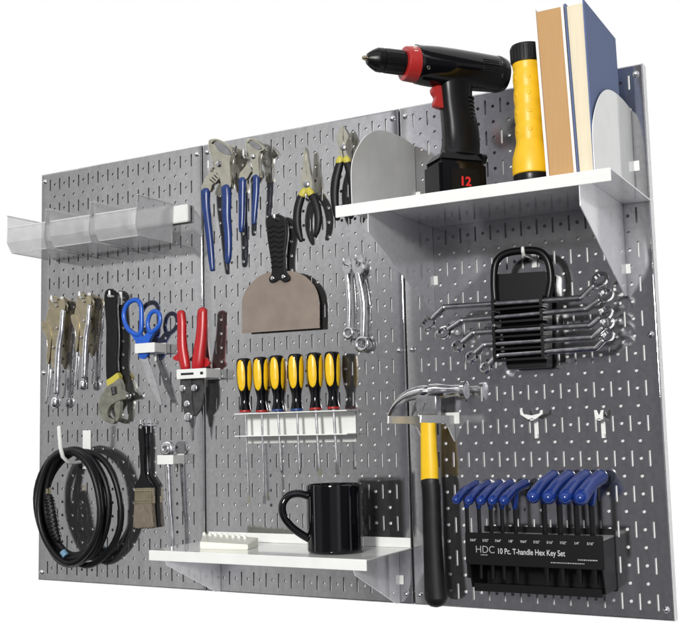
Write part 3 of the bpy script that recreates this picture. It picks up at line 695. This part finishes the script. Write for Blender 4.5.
# ------------------------------------------------------------------ empty hooks
z = Z(500, 360, 3.793)
def fork(name, uL, uR, vt, vb, stem, label):
    d = .9; a = P(*z.px((uL, vt)), d); c = P(*z.px((uR, vt)), d); e = P(*z.px(((uL+uR)/2, vb)), d); xm = (a.x+c.x)/2
    b = BM(); w = c.x-a.x; n = .09
    q = [(a.x, a.z),(a.x+n*1.6, a.z),(a.x+n*2.4, e.z+.28),(xm, e.z+.18),(c.x-n*2.4, e.z+.28),(c.x-n*1.6, c.z),(c.x, c.z),(c.x-n*.2, e.z+.25),(xm+.22, e.z-.05),(xm-.22, e.z-.05),(a.x+n*.2, e.z+.25)]
    prism(b, [Vector((x, -d, zz)) for x, zz in q], .08, .012)
    box(b, xm-.10, xm+.10, -d+.0, -.03, e.z-.12, e.z+.02, .015)
    box(b, xm-.13, xm+.13, -.10, -.008, e.z-stem, e.z+.1, .03)
    lathe(b, (xm, -.11, e.z-stem), (0,0,1), [(0,.0),(.02,.12),(.25,.13),(.3,.08)], 12)
    o = mk(name, b, 'white', None); tag(o, label, 'hook', 'empty forked hooks on the right panel')
fork('fork_hook', 75, 162, 190, 222, 1.2, 'wide empty white forked hook above the hex keys')
fork('fork_hook', 356, 392, 190, 222, 1.15, 'narrow empty white forked hook, nearer the right edge of the board')

# ------------------------------------------------------------------ box wrench set in black rack
root = thing('wrench_rack', (40.1, 0, 14.5), 'black plastic rack with an arched hanging handle, holding the five box wrenches', 'rack')
D = 1.75
b = BM()
q = [P(u, v, D) for u, v in ((495,300),(494,284),(495,266),(500,257),(509,252.5),(525,250.5),(537,251),(544,255),(549,264),(551,280),(548,298))]
tube(b, smooth_loop(q, 4, closed=False), .225, 12, .9); mk('hanging_handle', b, 'blackp', root, 50)
hx0, hx1 = 38.75, 41.95
b = BM(); hexa(b, [(39.25,-1.55,14.35),(41.7,-1.55,14.35),(41.95,-1.55,20.0),(38.75,-1.55,20.1),(39.25,-.35,14.35),(41.7,-.35,14.35),(41.95,-.35,20.0),(38.75,-.35,20.1)], .06); mk('body', b, 'blackp', root)
W5 = [((444,307.3),(582,298),(428,323.5),(600,279.6),6.6),((462,320.5),(587,309),(443.5,333),(606,295),6.2),((474,332.8),(590.5,325.5),(458,346),(605.5,313),5.8),((485,344.8),(593,337.4),(471.5,357),(607.5,323),5.4),((498,355.5),(596,348),(486,368),(608,336),5.0)]
b = BM()
for A, B, _, _, _ in W5:
    za = (P(*A, 2.2).z+P(*B, 2.2).z)/2
    box(b, hx0+.02, hx1-.02, -2.5, -1.56, za-.42, za-.30, .03)
    box(b, hx0+.02, hx0+.22, -2.5, -1.56, za-.30, za+.28, .03); box(b, hx1-.22, hx1-.02, -2.5, -1.56, za-.30, za+.28, .03)
mk('slot_arm', b, 'blackp', root)
names = ['longest chrome box wrench, topmost of the five in the black rack', 'chrome box wrench just under the longest one in the black rack', 'middle chrome box wrench of the five in the black rack', 'chrome box wrench just above the shortest one in the black rack', 'shortest chrome box wrench, lowest of the five in the black rack']
for (A, B, C_, E_, rr), lab in zip(W5, names):
    d = 2.25; pa, pb, pc, pe = P(*A, d), P(*B, d), P(*C_, d), P(*E_, d)
    root = thing('box_wrench', (pa+pb)/2, lab, 'wrench', 'offset box wrenches in the black rack')
    w = .185
    mk('shaft', tube(BM(), [pa+(pb-pa)*t for t in (0,.02,.5,.98,1)], [w*.9,w,w*.92,w,w*.9], 14, .8), 'tool_steel', root, 50)
    for s, (p0, p1) in enumerate(((pa, pc), (pb, pe))):
        dr = (p1-p0).normalized(); R_ = rr*wid(500, 300, d)*1.22
        q = smooth_loop([p0-dr*.02, p0+dr*.3, p1-dr*R_*.9], 4, closed=False)
        mk('neck', tube(BM(), q, [w*1.05]*len(q), 12, .85), 'tool_steel', root, 50)
        # ring: axis square to the neck, tipped toward the viewer
        u_ = dr; ax = Vector((-dr.z, 0, dr.x)).normalized()*(1 if s else -1); ax = (ax*.62+Vector((.25,-.85,0))).normalized()
        v_ = ax.cross(u_).normalized(); u2 = v_.cross(ax).normalized(); b = BM(); n = 28; rings = []
        for k in range(n):
            t = 2*PI*k/n; o_ = u2*math.cos(t)+v_*math.sin(t); ri = R_*(.66+.04*(k % 2))
            rings.append([bm_ for bm_ in [b.verts.new(p1+o_*R_+ax*.08), b.verts.new(p1+o_*R_*.93+ax*.13), b.verts.new(p1+o_*ri+ax*.13), b.verts.new(p1+o_*ri-ax*.13), b.verts.new(p1+o_*R_*.93-ax*.13), b.verts.new(p1+o_*R_-ax*.08)]])
        for k in range(n):
            A_, B_ = rings[k], rings[(k+1) % n]
            for g in range(6): b.faces.new((A_[g], A_[(g+1) % 6], B_[(g+1) % 6], B_[g]))
        mk('box_end', b, 'chrome', root, 40)
peg(523, 254, 2.05, label='white hook under the arched handle of the black wrench rack', r=.11, rise=.35, matn='white')

# ------------------------------------------------------------------ hex key set
def tomesh(o):
    bpy.context.view_layer.update()
    me = bpy.data.meshes.new_from_object(o.evaluated_get(bpy.context.evaluated_depsgraph_get())); n = o.name; bpy.data.objects.remove(o)
    q = bpy.data.objects.new(n, me); COL.objects.link(q); return q
def text(name, s, x, y, z_, size, m_, par, w=1., bold=0., align='LEFT', rot=0.):
    cu = bpy.data.curves.new(name, 'FONT'); cu.body = s; cu.size = size*S; cu.extrude = .004*S; cu.offset = bold*S; cu.align_x = align
    cu.materials.append(M[m_]); o = bpy.data.objects.new(name, cu); COL.objects.link(o)
    o = tomesh(o)
    o.rotation_euler = (PI/2, -rot, 0); o.scale = (w, 1, 1)
    o.location = (Vector((x, y, z_))-org(par))*S; o.parent = par; return o
root = thing('hex_key_stand', (40.8, -.05, 1.5), 'black stand printed 10 Pc. T-handle Hex Key Set, low on the right panel', 'tool stand')
X0, X1 = 36.80, 44.90; F = 3.0
b = BM(); box(b, X0, X1, -F, -F+.09, 3.05, 4.88, .03); fp = mk('front_panel', b, 'blackp', root)
b = BM(); box(b, X0+.12, X1-.12, -F+.10, -.2, 4.55, 4.66, .02); mk('top_deck', b, 'bin_grey', root)
b = BM(); box(b, X0+.1, X1-.1, -.18, -.06, 1.5, 5.0, .03); mk('back_panel', b, 'blackp', root)
b = BM(); hexa(b, [(X0+.3,-2.55,1.55),(X1-.3,-2.55,1.55),(X1-.3,-2.55,1.66),(X0+.3,-2.55,1.66),(X0+.3,-.19,1.55),(X1-.3,-.19,1.55),(X1-.3,-.19,1.66),(X0+.3,-.19,1.66)], .02)
box(b, X0+.3, X1-.3, -2.62, -2.54, 1.5, 1.95, .02); mk('bottom_ledge', b, 'blackp', root)
for x in (X0+.12, X1-.22):
    q = [(-.19,1.6),(-2.5,1.68),(-F+.10,3.2),(-F+.10,4.54),(-.19,4.54)]
    mk('side_gusset', prism(BM(), [Vector((x, a, c_)) for a, c_ in q], .1, .02, (1,0,0)), 'blackp', root)
yt = -F-.006
for i, s in enumerate(['5/64"', '3/32"', '7/64"', '1/8"', '9/64"', '5/32"', '3/16"', '7/32"', '1/4"', '5/16"']):
    text('size_mark', s, X0+.50+i*.765, yt, 4.38, .20, 'print', fp, .9, .001, 'CENTER')
text('logo_text', 'HDC', X0+.62, yt, 3.74, .58, 'grey_print', fp, .95, -.006)
def fine_print(x, z_, n, h):
    b = BM(); 
    for i in range(n):
        w_ = random.uniform(.05, .14); box(b, x, x+w_, yt-.002, yt+.004, z_, z_+h, 0); x += w_+.035
    mk('fine_print', b, 'grey_print', fp)
fine_print(X0+.95, 3.60, 4, .05)
text('title_text', '10 Pc. T-handle Hex Key Set', X0+1.95, yt, 3.72, .45, 'print', fp, .76, .004)
fine_print(X1-1.45, 3.52, 9, .06)
fine_print(X0+5.1, 3.32, 16, .05)
z = Z(440, 460, 3.574)
keys = [((60,142),(130,88),(108,150),(107,262),.21),((104,145),(172,88),(149,150),(151,262),.21),((147,145),(213,88),(190,150),(193,262),.22),((188,145),(252,86),(232,150),(236,262),.22),((230,145),(304,86),(276,150),(281,262),.23),
 ((335,130),(405,60),(380,150),(383,264),.30),((390,132),(460,60),(432,150),(436,264),.31),((450,132),(520,60),(492,150),(497,264),.32),((505,134),(574,62),(548,150),(551,264),.33)]
kl = ['smallest blue T-handle hex key, first at the left of the stand', 'slim blue T-handle hex key, second from the left of the stand', 'slim blue T-handle hex key in the middle of the left five', 'slim blue T-handle hex key, fourth from the left of the stand', 'slim blue T-handle hex key just left of the gap in the row',
 'thick blue T-handle hex key just right of the gap in the row', 'thick blue T-handle hex key, second right of the gap', 'thick blue T-handle hex key, second from the right end', 'thickest blue T-handle hex key, at the right end of the stand']
for (fr, bk, st, sb, rad), lab in zip(keys, kl):
    pf = P(*z.px(fr), 3.7); pb = P(*z.px(bk), .9); dk = 2.4; rad *= 1.3
    pm = P(*z.px(((fr[0]+bk[0])/2-3, (fr[1]+bk[1])/2-7)), 2.4)
    root = thing('hex_key', (pm.x, -dk, 4.6), lab, 'hex key', 'blue T-handle hex keys in the stand')
    q = smooth_loop([pf, pm, pb], 5, closed=False); n = len(q)
    mk('cross_handle', tube(BM(), q, [rad*(1.05-.12*math.sin(PI*i/(n-1))) for i in range(n)], 16, 1., ref=(1,0,0)), 'key_blue', root, 60)
    b = BM(); xs = pm.x+.02; tube(b, [(xs, pm.y, pm.z), (xs, pm.y, pm.z-.5), (xs, pm.y, pm.z-.95)], [rad*.9, rad*.8, rad*.55], 14); mk('collar', b, 'key_blue', root, 60)
    b = BM(); lathe(b, (xs, pm.y, pm.z-.9), (0,0,-1), [(0,rad*.42),(pm.z-.9-2.2,rad*.42)], 6); mk('hex_shaft', b, 'blackp', root, 20)

# ------------------------------------------------------------------ drill
z = Z(355, 40, 3.894)
tipP = Vector((34.75, -10.5, 31.62)); rear = Vector((40.65, -3.75, 31.48)); ax = (rear-tipP).normalized(); L = (rear-tipP).length
base = Vector((38.6, -6.2, 23.8))
root = thing('cordless_drill', base, 'black cordless drill with red clutch ring and red 12 on its battery', 'drill')
side = ax.cross(Vector((0,0,1))).normalized()      # points to the board side / viewer side
def D3(t, h, s=0): return tipP+ax*t+Vector((0,0,h))+side*s
b = BM(); lathe(b, D3(.0,.05), ax, [(0,.03),(.03,.10),(.22,.15),(.5,.17)], 16); mk('bit_holder', b, 'ferrule', root)
b = BM(); lathe(b, D3(.28,.03), ax, [(0,.19),(.05,.32),(.30,.50),(.52,.62),(.6,.64),(.62,.67),(.9,.69),(.93,.63),(.97,.63),(1.0,.68),(2.2,.68),(2.35,.6)], 32); chk = mk('chuck', b, 'blackp', root, 25)
b = BM()
for k in range(16):
    a = 2*PI*k/16; u2 = side*math.cos(a)+Vector((0,0,1))*math.sin(a); tube(b, [D3(1.4,.03)+u2*.665, D3(2.35,.03)+u2*.675], .03, 6)
mk('chuck_rib', b, 'blackp', chk)
b = BM(); lathe(b, D3(2.52,.0), ax, [(0,.85),(.03,.95),(.1,.98),(.72,1.02),(.76,1.02)], 40); cr = mk('clutch_ring', b, 'clutch_red', root, 30)
b = BM()
view = (CP-D3(2.9,0)).normalized()
for k in range(5):
    a = .50+k*.26; rd = side*math.cos(a)+Vector((0,0,1))*math.sin(a)
    if rd.dot(view) < -.2: rd = -side*math.cos(a)+Vector((0,0,1))*math.sin(a)
    p0 = D3(2.95,0)+rd*1.005; tube(b, [p0-ax*.07, p0+ax*.07], .04, 6)
mk('clutch_mark', b, 'mark', cr)
b = BM(); lathe(b, D3(3.26,.02), ax, [(0,1.02),(.1,1.08),(.5,1.13),(1.2,1.17),(2.4,1.16),(3.6,1.12),(L-3.75,1.05),(L-3.5,1.02),(L-3.3,.93),(L-3.26,.80),(L-3.26,0)], 44)
mh = mk('motor_housing', b, 'black', root, 30)
for s in (-1, 1):
    b = BM()
    for k in range(6):
        a = PI*.02+(k-2.5)*.13; rd = side*s*math.cos(a)+Vector((0,0,1))*math.sin(a)
        tube(b, [D3(L-1.9,.02)+rd*1.115, D3(L-.9,.02)+rd*1.06], .035, 6)
    mk('cooling_vent', b, 'blackp', mh)
for q, hh in ((3.6,-.5),(L-.55,.45),(L-.6,-.45),(5.9,.55)):
    a = math.asin(hh/1.16) if abs(hh) < 1.16 else 0
    sv0 = 1 if side.dot(CP-D3(5,0)) > 0 else -1
    rd = side*sv0*math.cos(a)+Vector((0,0,1))*math.sin(a); b = BM()
    rr_ = 1.145 if q < 7 else 1.07
    lathe(b, D3(q,.02)+rd*(rr_-.04), rd, [(0,.11),(.03,.11),(.04,.08),(.01,.07),(.01,0)], 12); mk('housing_screw', b, 'dull', mh)
b = BM(); n_ = 36
for dz in (0,):
    q = [D3(3.3+(L-3.5)*k/30, .02)+(-side if side.dot(CP-D3(5,0)) < 0 else side)*0+Vector((0,0,1.175 if k < 18 else 1.175-(k-18)*.0085)) for k in range(31)]
    tube(b, q, .03, 6)
mk('mould_seam', b, 'black', mh)
b = BM(); lathe(b, D3(L-.62,.02), ax, [(0,1.04),(.02,1.075),(.2,1.07),(.22,1.03)], 44); mk('rear_cap_band', b, 'blackp', mh, 30)
# handle: elliptic sweep down from the housing to the battery
hp_ = [(5.75,-.7,1.1,.80),(5.72,-1.3,.98,.74),(5.78,-2.2,.98,.74),(5.92,-3.2,1.05,.78),(5.98,-4.2,1.10,.80),(5.9,-4.9,1.15,.85),(5.85,-5.15,1.2,.9)]
b = BM(); rings = []
for t, h, ra, rs in smooth_loop([Vector(q) for q in hp_], 4, closed=False):
    rings.append([b.verts.new(D3(t, h)+ax*ra*math.copysign(abs(math.cos(g))**.8, math.cos(g))+side*rs*math.copysign(abs(math.sin(g))**.8, math.sin(g))) for g in [2*PI*k/28 for k in range(28)]])
for A_, B_ in zip(rings, rings[1:]):
    for k in range(28): b.faces.new((A_[k], A_[(k+1) % 28], B_[(k+1) % 28], B_[k]))
b.faces.new(rings[0]); b.faces.new(rings[-1][::-1]); hnd = mk('handle', b, 'blackp', root, 50)
b = BM()
for k in range(11):
    h = -1.75-k*.24; t0 = 5.76+max(0, k-1)*.022
    q = [D3(t0, h)+ax*1.0*math.copysign(abs(math.cos(g))**.8, math.cos(g))*1.0+side*.77*math.copysign(abs(math.sin(g))**.8, math.sin(g)) for g in [(-1.15+2.3*i/14) for i in range(15)]]
    tube(b, q, .06, 6)
mk('grip_ridge', b, 'rubber', hnd, 50)
q = [D3(5.0,-1.15,-.26), D3(4.30,-1.2,-.26), D3(4.22,-1.5,-.26), D3(4.40,-1.8,-.26), D3(4.30,-2.1,-.26), D3(4.38,-2.35,-.26), D3(5.0,-2.35,-.26)]
mk('trigger', prism(BM(), smooth_loop(q, 3), .48, .08, side), 'clutch_red', root, 40)
b = BM()
def obox(b, t0, t1, s0, s1, h0, h1, bev, top_in=0.):
    c = [D3(t0,h0,s0), D3(t1,h0,s0), D3(t1-top_in,h1,s0+top_in*.6), D3(t0+top_in,h1,s0+top_in*.6), D3(t0,h0,s1), D3(t1,h0,s1), D3(t1-top_in,h1,s1-top_in*.6), D3(t0+top_in,h1,s1-top_in*.6)]
    hexa(b, c, bev)
hb = 23.81-31.55
obox(b, 4.02, 7.05, -1.05, 1.05, hb+2.05, hb+2.7, .14, .5); mk('battery_shoe', b, 'blackp', root, 40)
b = BM(); obox(b, 4.05, 7.0, -1.1, 1.1, hb+.02, hb+2.06, .16); bp_ = mk('battery_pack', b, 'black', root, 40)
# the faces of the pack that look at the camera
sv = -1 if (CP-D3(6,hb+1,-1.3)).dot(-side) > (CP-D3(6,hb+1,1.3)).dot(side) else 1
b = BM(); obox(b, 4.7, 6.5, sv*1.1, sv*1.17, hb+.2, hb+1.6, .03); lp_ = mk('label_pad', b, 'blackp', bp_, 40)
b = BM(); lathe(b, D3(6.85,hb+2.4,sv*.6), ax*1., [(0,.3),(.3,.3),(.36,.24),(.36,0)], 16); mk('release_button', b, 'blackp', root)
cu = bpy.data.curves.new('battery_number', 'FONT'); cu.body = '12'; cu.size = .72*S; cu.extrude = .01*S; cu.offset = .02*S; cu.align_x = 'CENTER'; cu.materials.append(M['red_print'])
o = bpy.data.objects.new('battery_number', cu); COL.objects.link(o); o = tomesh(o); o.parent = bp_
fx = (ax if (ax.x > 0) else -ax); nz = side*sv
mm = Matrix((fx, Vector((0,0,1)), nz)).transposed().to_4x4(); o.rotation_euler = mm.to_euler(); o.location = (D3(5.55, hb+.62, sv*1.19)-org(root))*S

# ------------------------------------------------------------------ flashlight
c = Vector((43.30, -7.55, 23.805))
root = thing('flashlight', c, 'yellow and black flashlight standing upright between the drill and the books', 'flashlight')
b = BM(); lathe(b, c, (0,0,1), [(0,.85),(.0,.92),(.1,.98),(.45,1.0),(.5,.98)], 32); mk('lens_ring', b, 'blackp', root)
b = BM(); prof = [(.5,.96),(.6,1.02),(1.0,1.03),(1.5,.99),(1.9,.88),(2.2,.79),(2.4,.76)]
for k in range(4): h0 = 2.4+k*.98; prof += [(h0+.10,.77),(h0+.45,.80),(h0+.85,.78),(h0+.95,.74)]
prof += [(6.4,.76),(6.65,.80),(6.7,.78)]; lathe(b, c, (0,0,1), prof, 40); mk('body', b, 'amber', root, 60)
b = BM(); lathe(b, c, (0,0,1), [(6.7,.76),(6.72,.84),(7.6,.86),(7.7,.82),(7.72,0)], 40)
for k in range(22):
    a = 2*PI*k/22; u2 = Vector((math.cos(a), math.sin(a), 0)); tube(b, [c+u2*.85+Vector((0,0,6.8)), c+u2*.865+Vector((0,0,7.55))], .035, 6)
mk('end_cap', b, 'rubber', root, 30)
b = BM()
for k in range(6):
    for h in (2.9, 3.9, 4.9, 5.8):
        a = 2*PI*k/6-1.2; u2 = Vector((math.cos(a), math.sin(a), 0)); lathe(b, c+u2*.76+Vector((0,0,h)), u2, [(0,.16),(.04,.13),(.05,0)], 10)
mk('grip_dot', b, 'amber', root, 50)

# ------------------------------------------------------------------ books
def book(name, x0, x1, xt0, xt1, yb, yf, h, cov, pg, label, lx):
    """x0..x1 at the bottom, xt0..xt1 at the top; fore-edge faces the viewer"""
    root = thing(name, ((x0+x1)/2, (yf+yb)/2, 23.805), label, 'book', 'books standing on the upper shelf'); zb, zt = 23.806, 23.806+h; t = lx
    def slab(xa, xb, xta, xtb, ya, yb_, za, zb_, bev): return hexa(BM(), [(xa,ya,za),(xb,ya,za),(xtb,ya,zb_),(xta,ya,zb_),(xa,yb_,za),(xb,yb_,za),(xtb,yb_,zb_),(xta,yb_,zb_)], bev)
    mk('cover', slab(x0, x0+t, xt0, xt0+t, yf, yb, zb, zt, .015), cov, root)
    mk('cover', slab(x1-t, x1, xt1-t, xt1, yf, yb, zb, zt, .015), cov, root)
    mk('spine', slab(x0+t+.002, x1-t-.002, xt0+t+.002, xt1-t-.002, yb-.12, yb, zb, zt, .02), cov, root)
    mk('page_block', slab(x0+t+.004, x1-t-.004, xt0+t+.004, xt1-t-.004, yf+.14, yb-.125, zb+.1, zt-.12, .01), pg, root)
book('book', 44.42, 46.02, 44.10, 45.74, -2.3, -8.6, 9.25, 'cover_white', 'pages_tan', 'tan paged book with white covers, standing beside the flashlight', .14)
book('book', 46.06, 46.98, 45.80, 46.86, -2.1, -8.6, 9.2, 'cover_blue', 'pages', 'blue cloth book with cream pages, against the right end plate', .09)

# ------------------------------------------------------------------ light
def area(name, loc, target, size, power, col=(1,1,1), shape='DISK'):
    l = bpy.data.lights.new(name, 'AREA'); l.shape = shape; l.size = size*S; l.energy = power; l.color = col
    if shape == 'RECTANGLE': l.size_y = size*S
    o = bpy.data.objects.new(name, l); COL.objects.link(o); loc = Vector(loc)*S; o.location = loc
    o.rotation_euler = (Vector(target)*S-loc).to_track_quat('-Z', 'Y').to_euler(); return o
T = Vector((26, 0, 15))
area('key_lamp', T+Vector((32, -165, 32)), T, 24, 164, (1, .985, .96))
w = bpy.data.worlds.new('World'); sc.world = w; w.use_nodes = True; nt = w.node_tree; nt.nodes.clear()
N = nt.nodes.new; LK = nt.links.new
out = N('ShaderNodeOutputWorld'); bg = N('ShaderNodeBackground'); LK(bg.outputs[0], out.inputs[0]); tc = N('ShaderNodeTexCoord'); sp = N('ShaderNodeSeparateXYZ'); LK(tc.outputs['Generated'], sp.inputs[0])
def mth(op, a, b=None, clamp=False):
    n = N('ShaderNodeMath'); n.operation = op; n.use_clamp = clamp
    for i, q in enumerate((a, b)):
        if q is None: continue
        if isinstance(q, (int, float)): n.inputs[i].default_value = q
        else: LK(q, n.inputs[i])
    return n.outputs[0]
x_, y_, z_ = sp.outputs
ny = mth('MAXIMUM', mth('MULTIPLY', y_, -1), .02)
t_ = mth('DIVIDE', x_, ny); s_ = mth('DIVIDE', z_, ny)
def ramp(v, stops):
    r = N('ShaderNodeValToRGB'); r.color_ramp.interpolation = 'EASE'
    e = r.color_ramp.elements
    def cc(q): return (q, q, q, 1) if isinstance(q, (int, float)) else (*q, 1)
    e[0].position = stops[0][0]; e[0].color = cc(stops[0][1]); e[1].position = stops[-1][0]; e[1].color = cc(stops[-1][1])
    for p_, c_ in stops[1:-1]: q = e.new(p_); q.color = cc(c_)
    LK(v, r.inputs[0]); return r.outputs[0]
tn = mth('DIVIDE', mth('ADD', t_, 3.0), 6.0, True)      # t -3..3 -> 0..1
def T01(t): return (t+3)/6
base_ = ramp(tn, [(T01(-3),.10),(T01(-1.5),.10),(T01(-1.15),.38),(T01(-.9),.40),(T01(-.70),.46),(T01(-.58),.36),(T01(-.48),.19),(T01(-.40),.145),(T01(-.22),.135),(T01(.05),.12),(T01(.30),.42),(T01(.75),.42),(T01(1.3),.10),(T01(3),.12)])  # surroundings' greys shaped for what the panels and brackets should mirror
tint = ramp(tn, [(T01(-3),(1,1,1)),(T01(-.55),(1,1,1.01)),(T01(-.40),(.98,.965,1.07)),(T01(3),(1,1,1.03))])
def blob(tc_, sc_, rt, rs, amp):
    a = mth('DIVIDE', mth('SUBTRACT', t_, tc_), rt); b = mth('DIVIDE', mth('SUBTRACT', s_, sc_), rs)
    q = mth('ADD', mth('MULTIPLY', a, a), mth('MULTIPLY', b, b)); return mth('MULTIPLY', mth('EXPONENT', mth('MULTIPLY', q, -1)), amp)
env = mth('ADD', base_, blob(-.62, .27, .20, .16, .22))  # bright and dark patches put into the surroundings for the panels to mirror
env = mth('ADD', env, blob(-.475, .31, .075, .12, .40))
env = mth('SUBTRACT', env, blob(-.28, .32, .085, .10, .09))
env = mth('MAXIMUM', env, .03)
for q in ((-2.1,.1,.28,1.4,2.6),(1.0,.2,.22,.8,.8),(.1,1.35,2.4,.36,2.3)): env = mth('ADD', env, blob(*q))  # bright patches added to the surroundings to give chrome contrast
up = ramp(mth('MULTIPLY', mth('ADD', s_, 1.2), .4, True), [(0,.10),(.25,.45),(.38,.92),(.55,1.04),(1,1.0)])
env = mth('MULTIPLY', env, up)
nz_ = N('ShaderNodeTexNoise'); nz_.inputs['Scale'].default_value = 5.5; nz_.inputs['Detail'].default_value = 4; LK(tc.outputs['Generated'], nz_.inputs['Vector'])
mrn = N('ShaderNodeMapRange'); mrn.inputs[1].default_value = .35; mrn.inputs[2].default_value = .65; mrn.inputs[3].default_value = .91; mrn.inputs[4].default_value = 1.10; LK(nz_.outputs['Fac'], mrn.inputs[0])
env = mth('MULTIPLY', env, mrn.outputs[0])
vm = N('ShaderNodeVectorMath'); vm.operation = 'MULTIPLY'; LK(env, vm.inputs[0]); LK(tint, vm.inputs[1]); env = vm.outputs[0]
front = mth('MULTIPLY', mth('ADD', mth('MULTIPLY', y_, 30), 1.0), 1.0, True)     # 0 in front of the board, 1 behind it
mx = N('ShaderNodeMix'); mx.data_type = 'RGBA'; LK(front, mx.inputs[0]); LK(env, mx.inputs[6]); mx.inputs[7].default_value = (1.0,1.0,1.0,1)
LK(mx.outputs[2], bg.inputs['Color']); bg.inputs['Strength'].default_value = 1.0
sc.view_settings.view_transform = 'Standard'; sc.view_settings.look = 'None'; sc.view_settings.exposure = 0; sc.view_settings.gamma = 1
sc.cycles.max_bounces = 8; sc.cycles.transparent_max_bounces = 16; sc.cycles.use_denoising = True; sc.cycles.blur_glossy = 0.05; sc.cycles.sample_clamp_indirect = 6
sc.cycles.caustics_reflective = False; sc.cycles.caustics_refractive = False
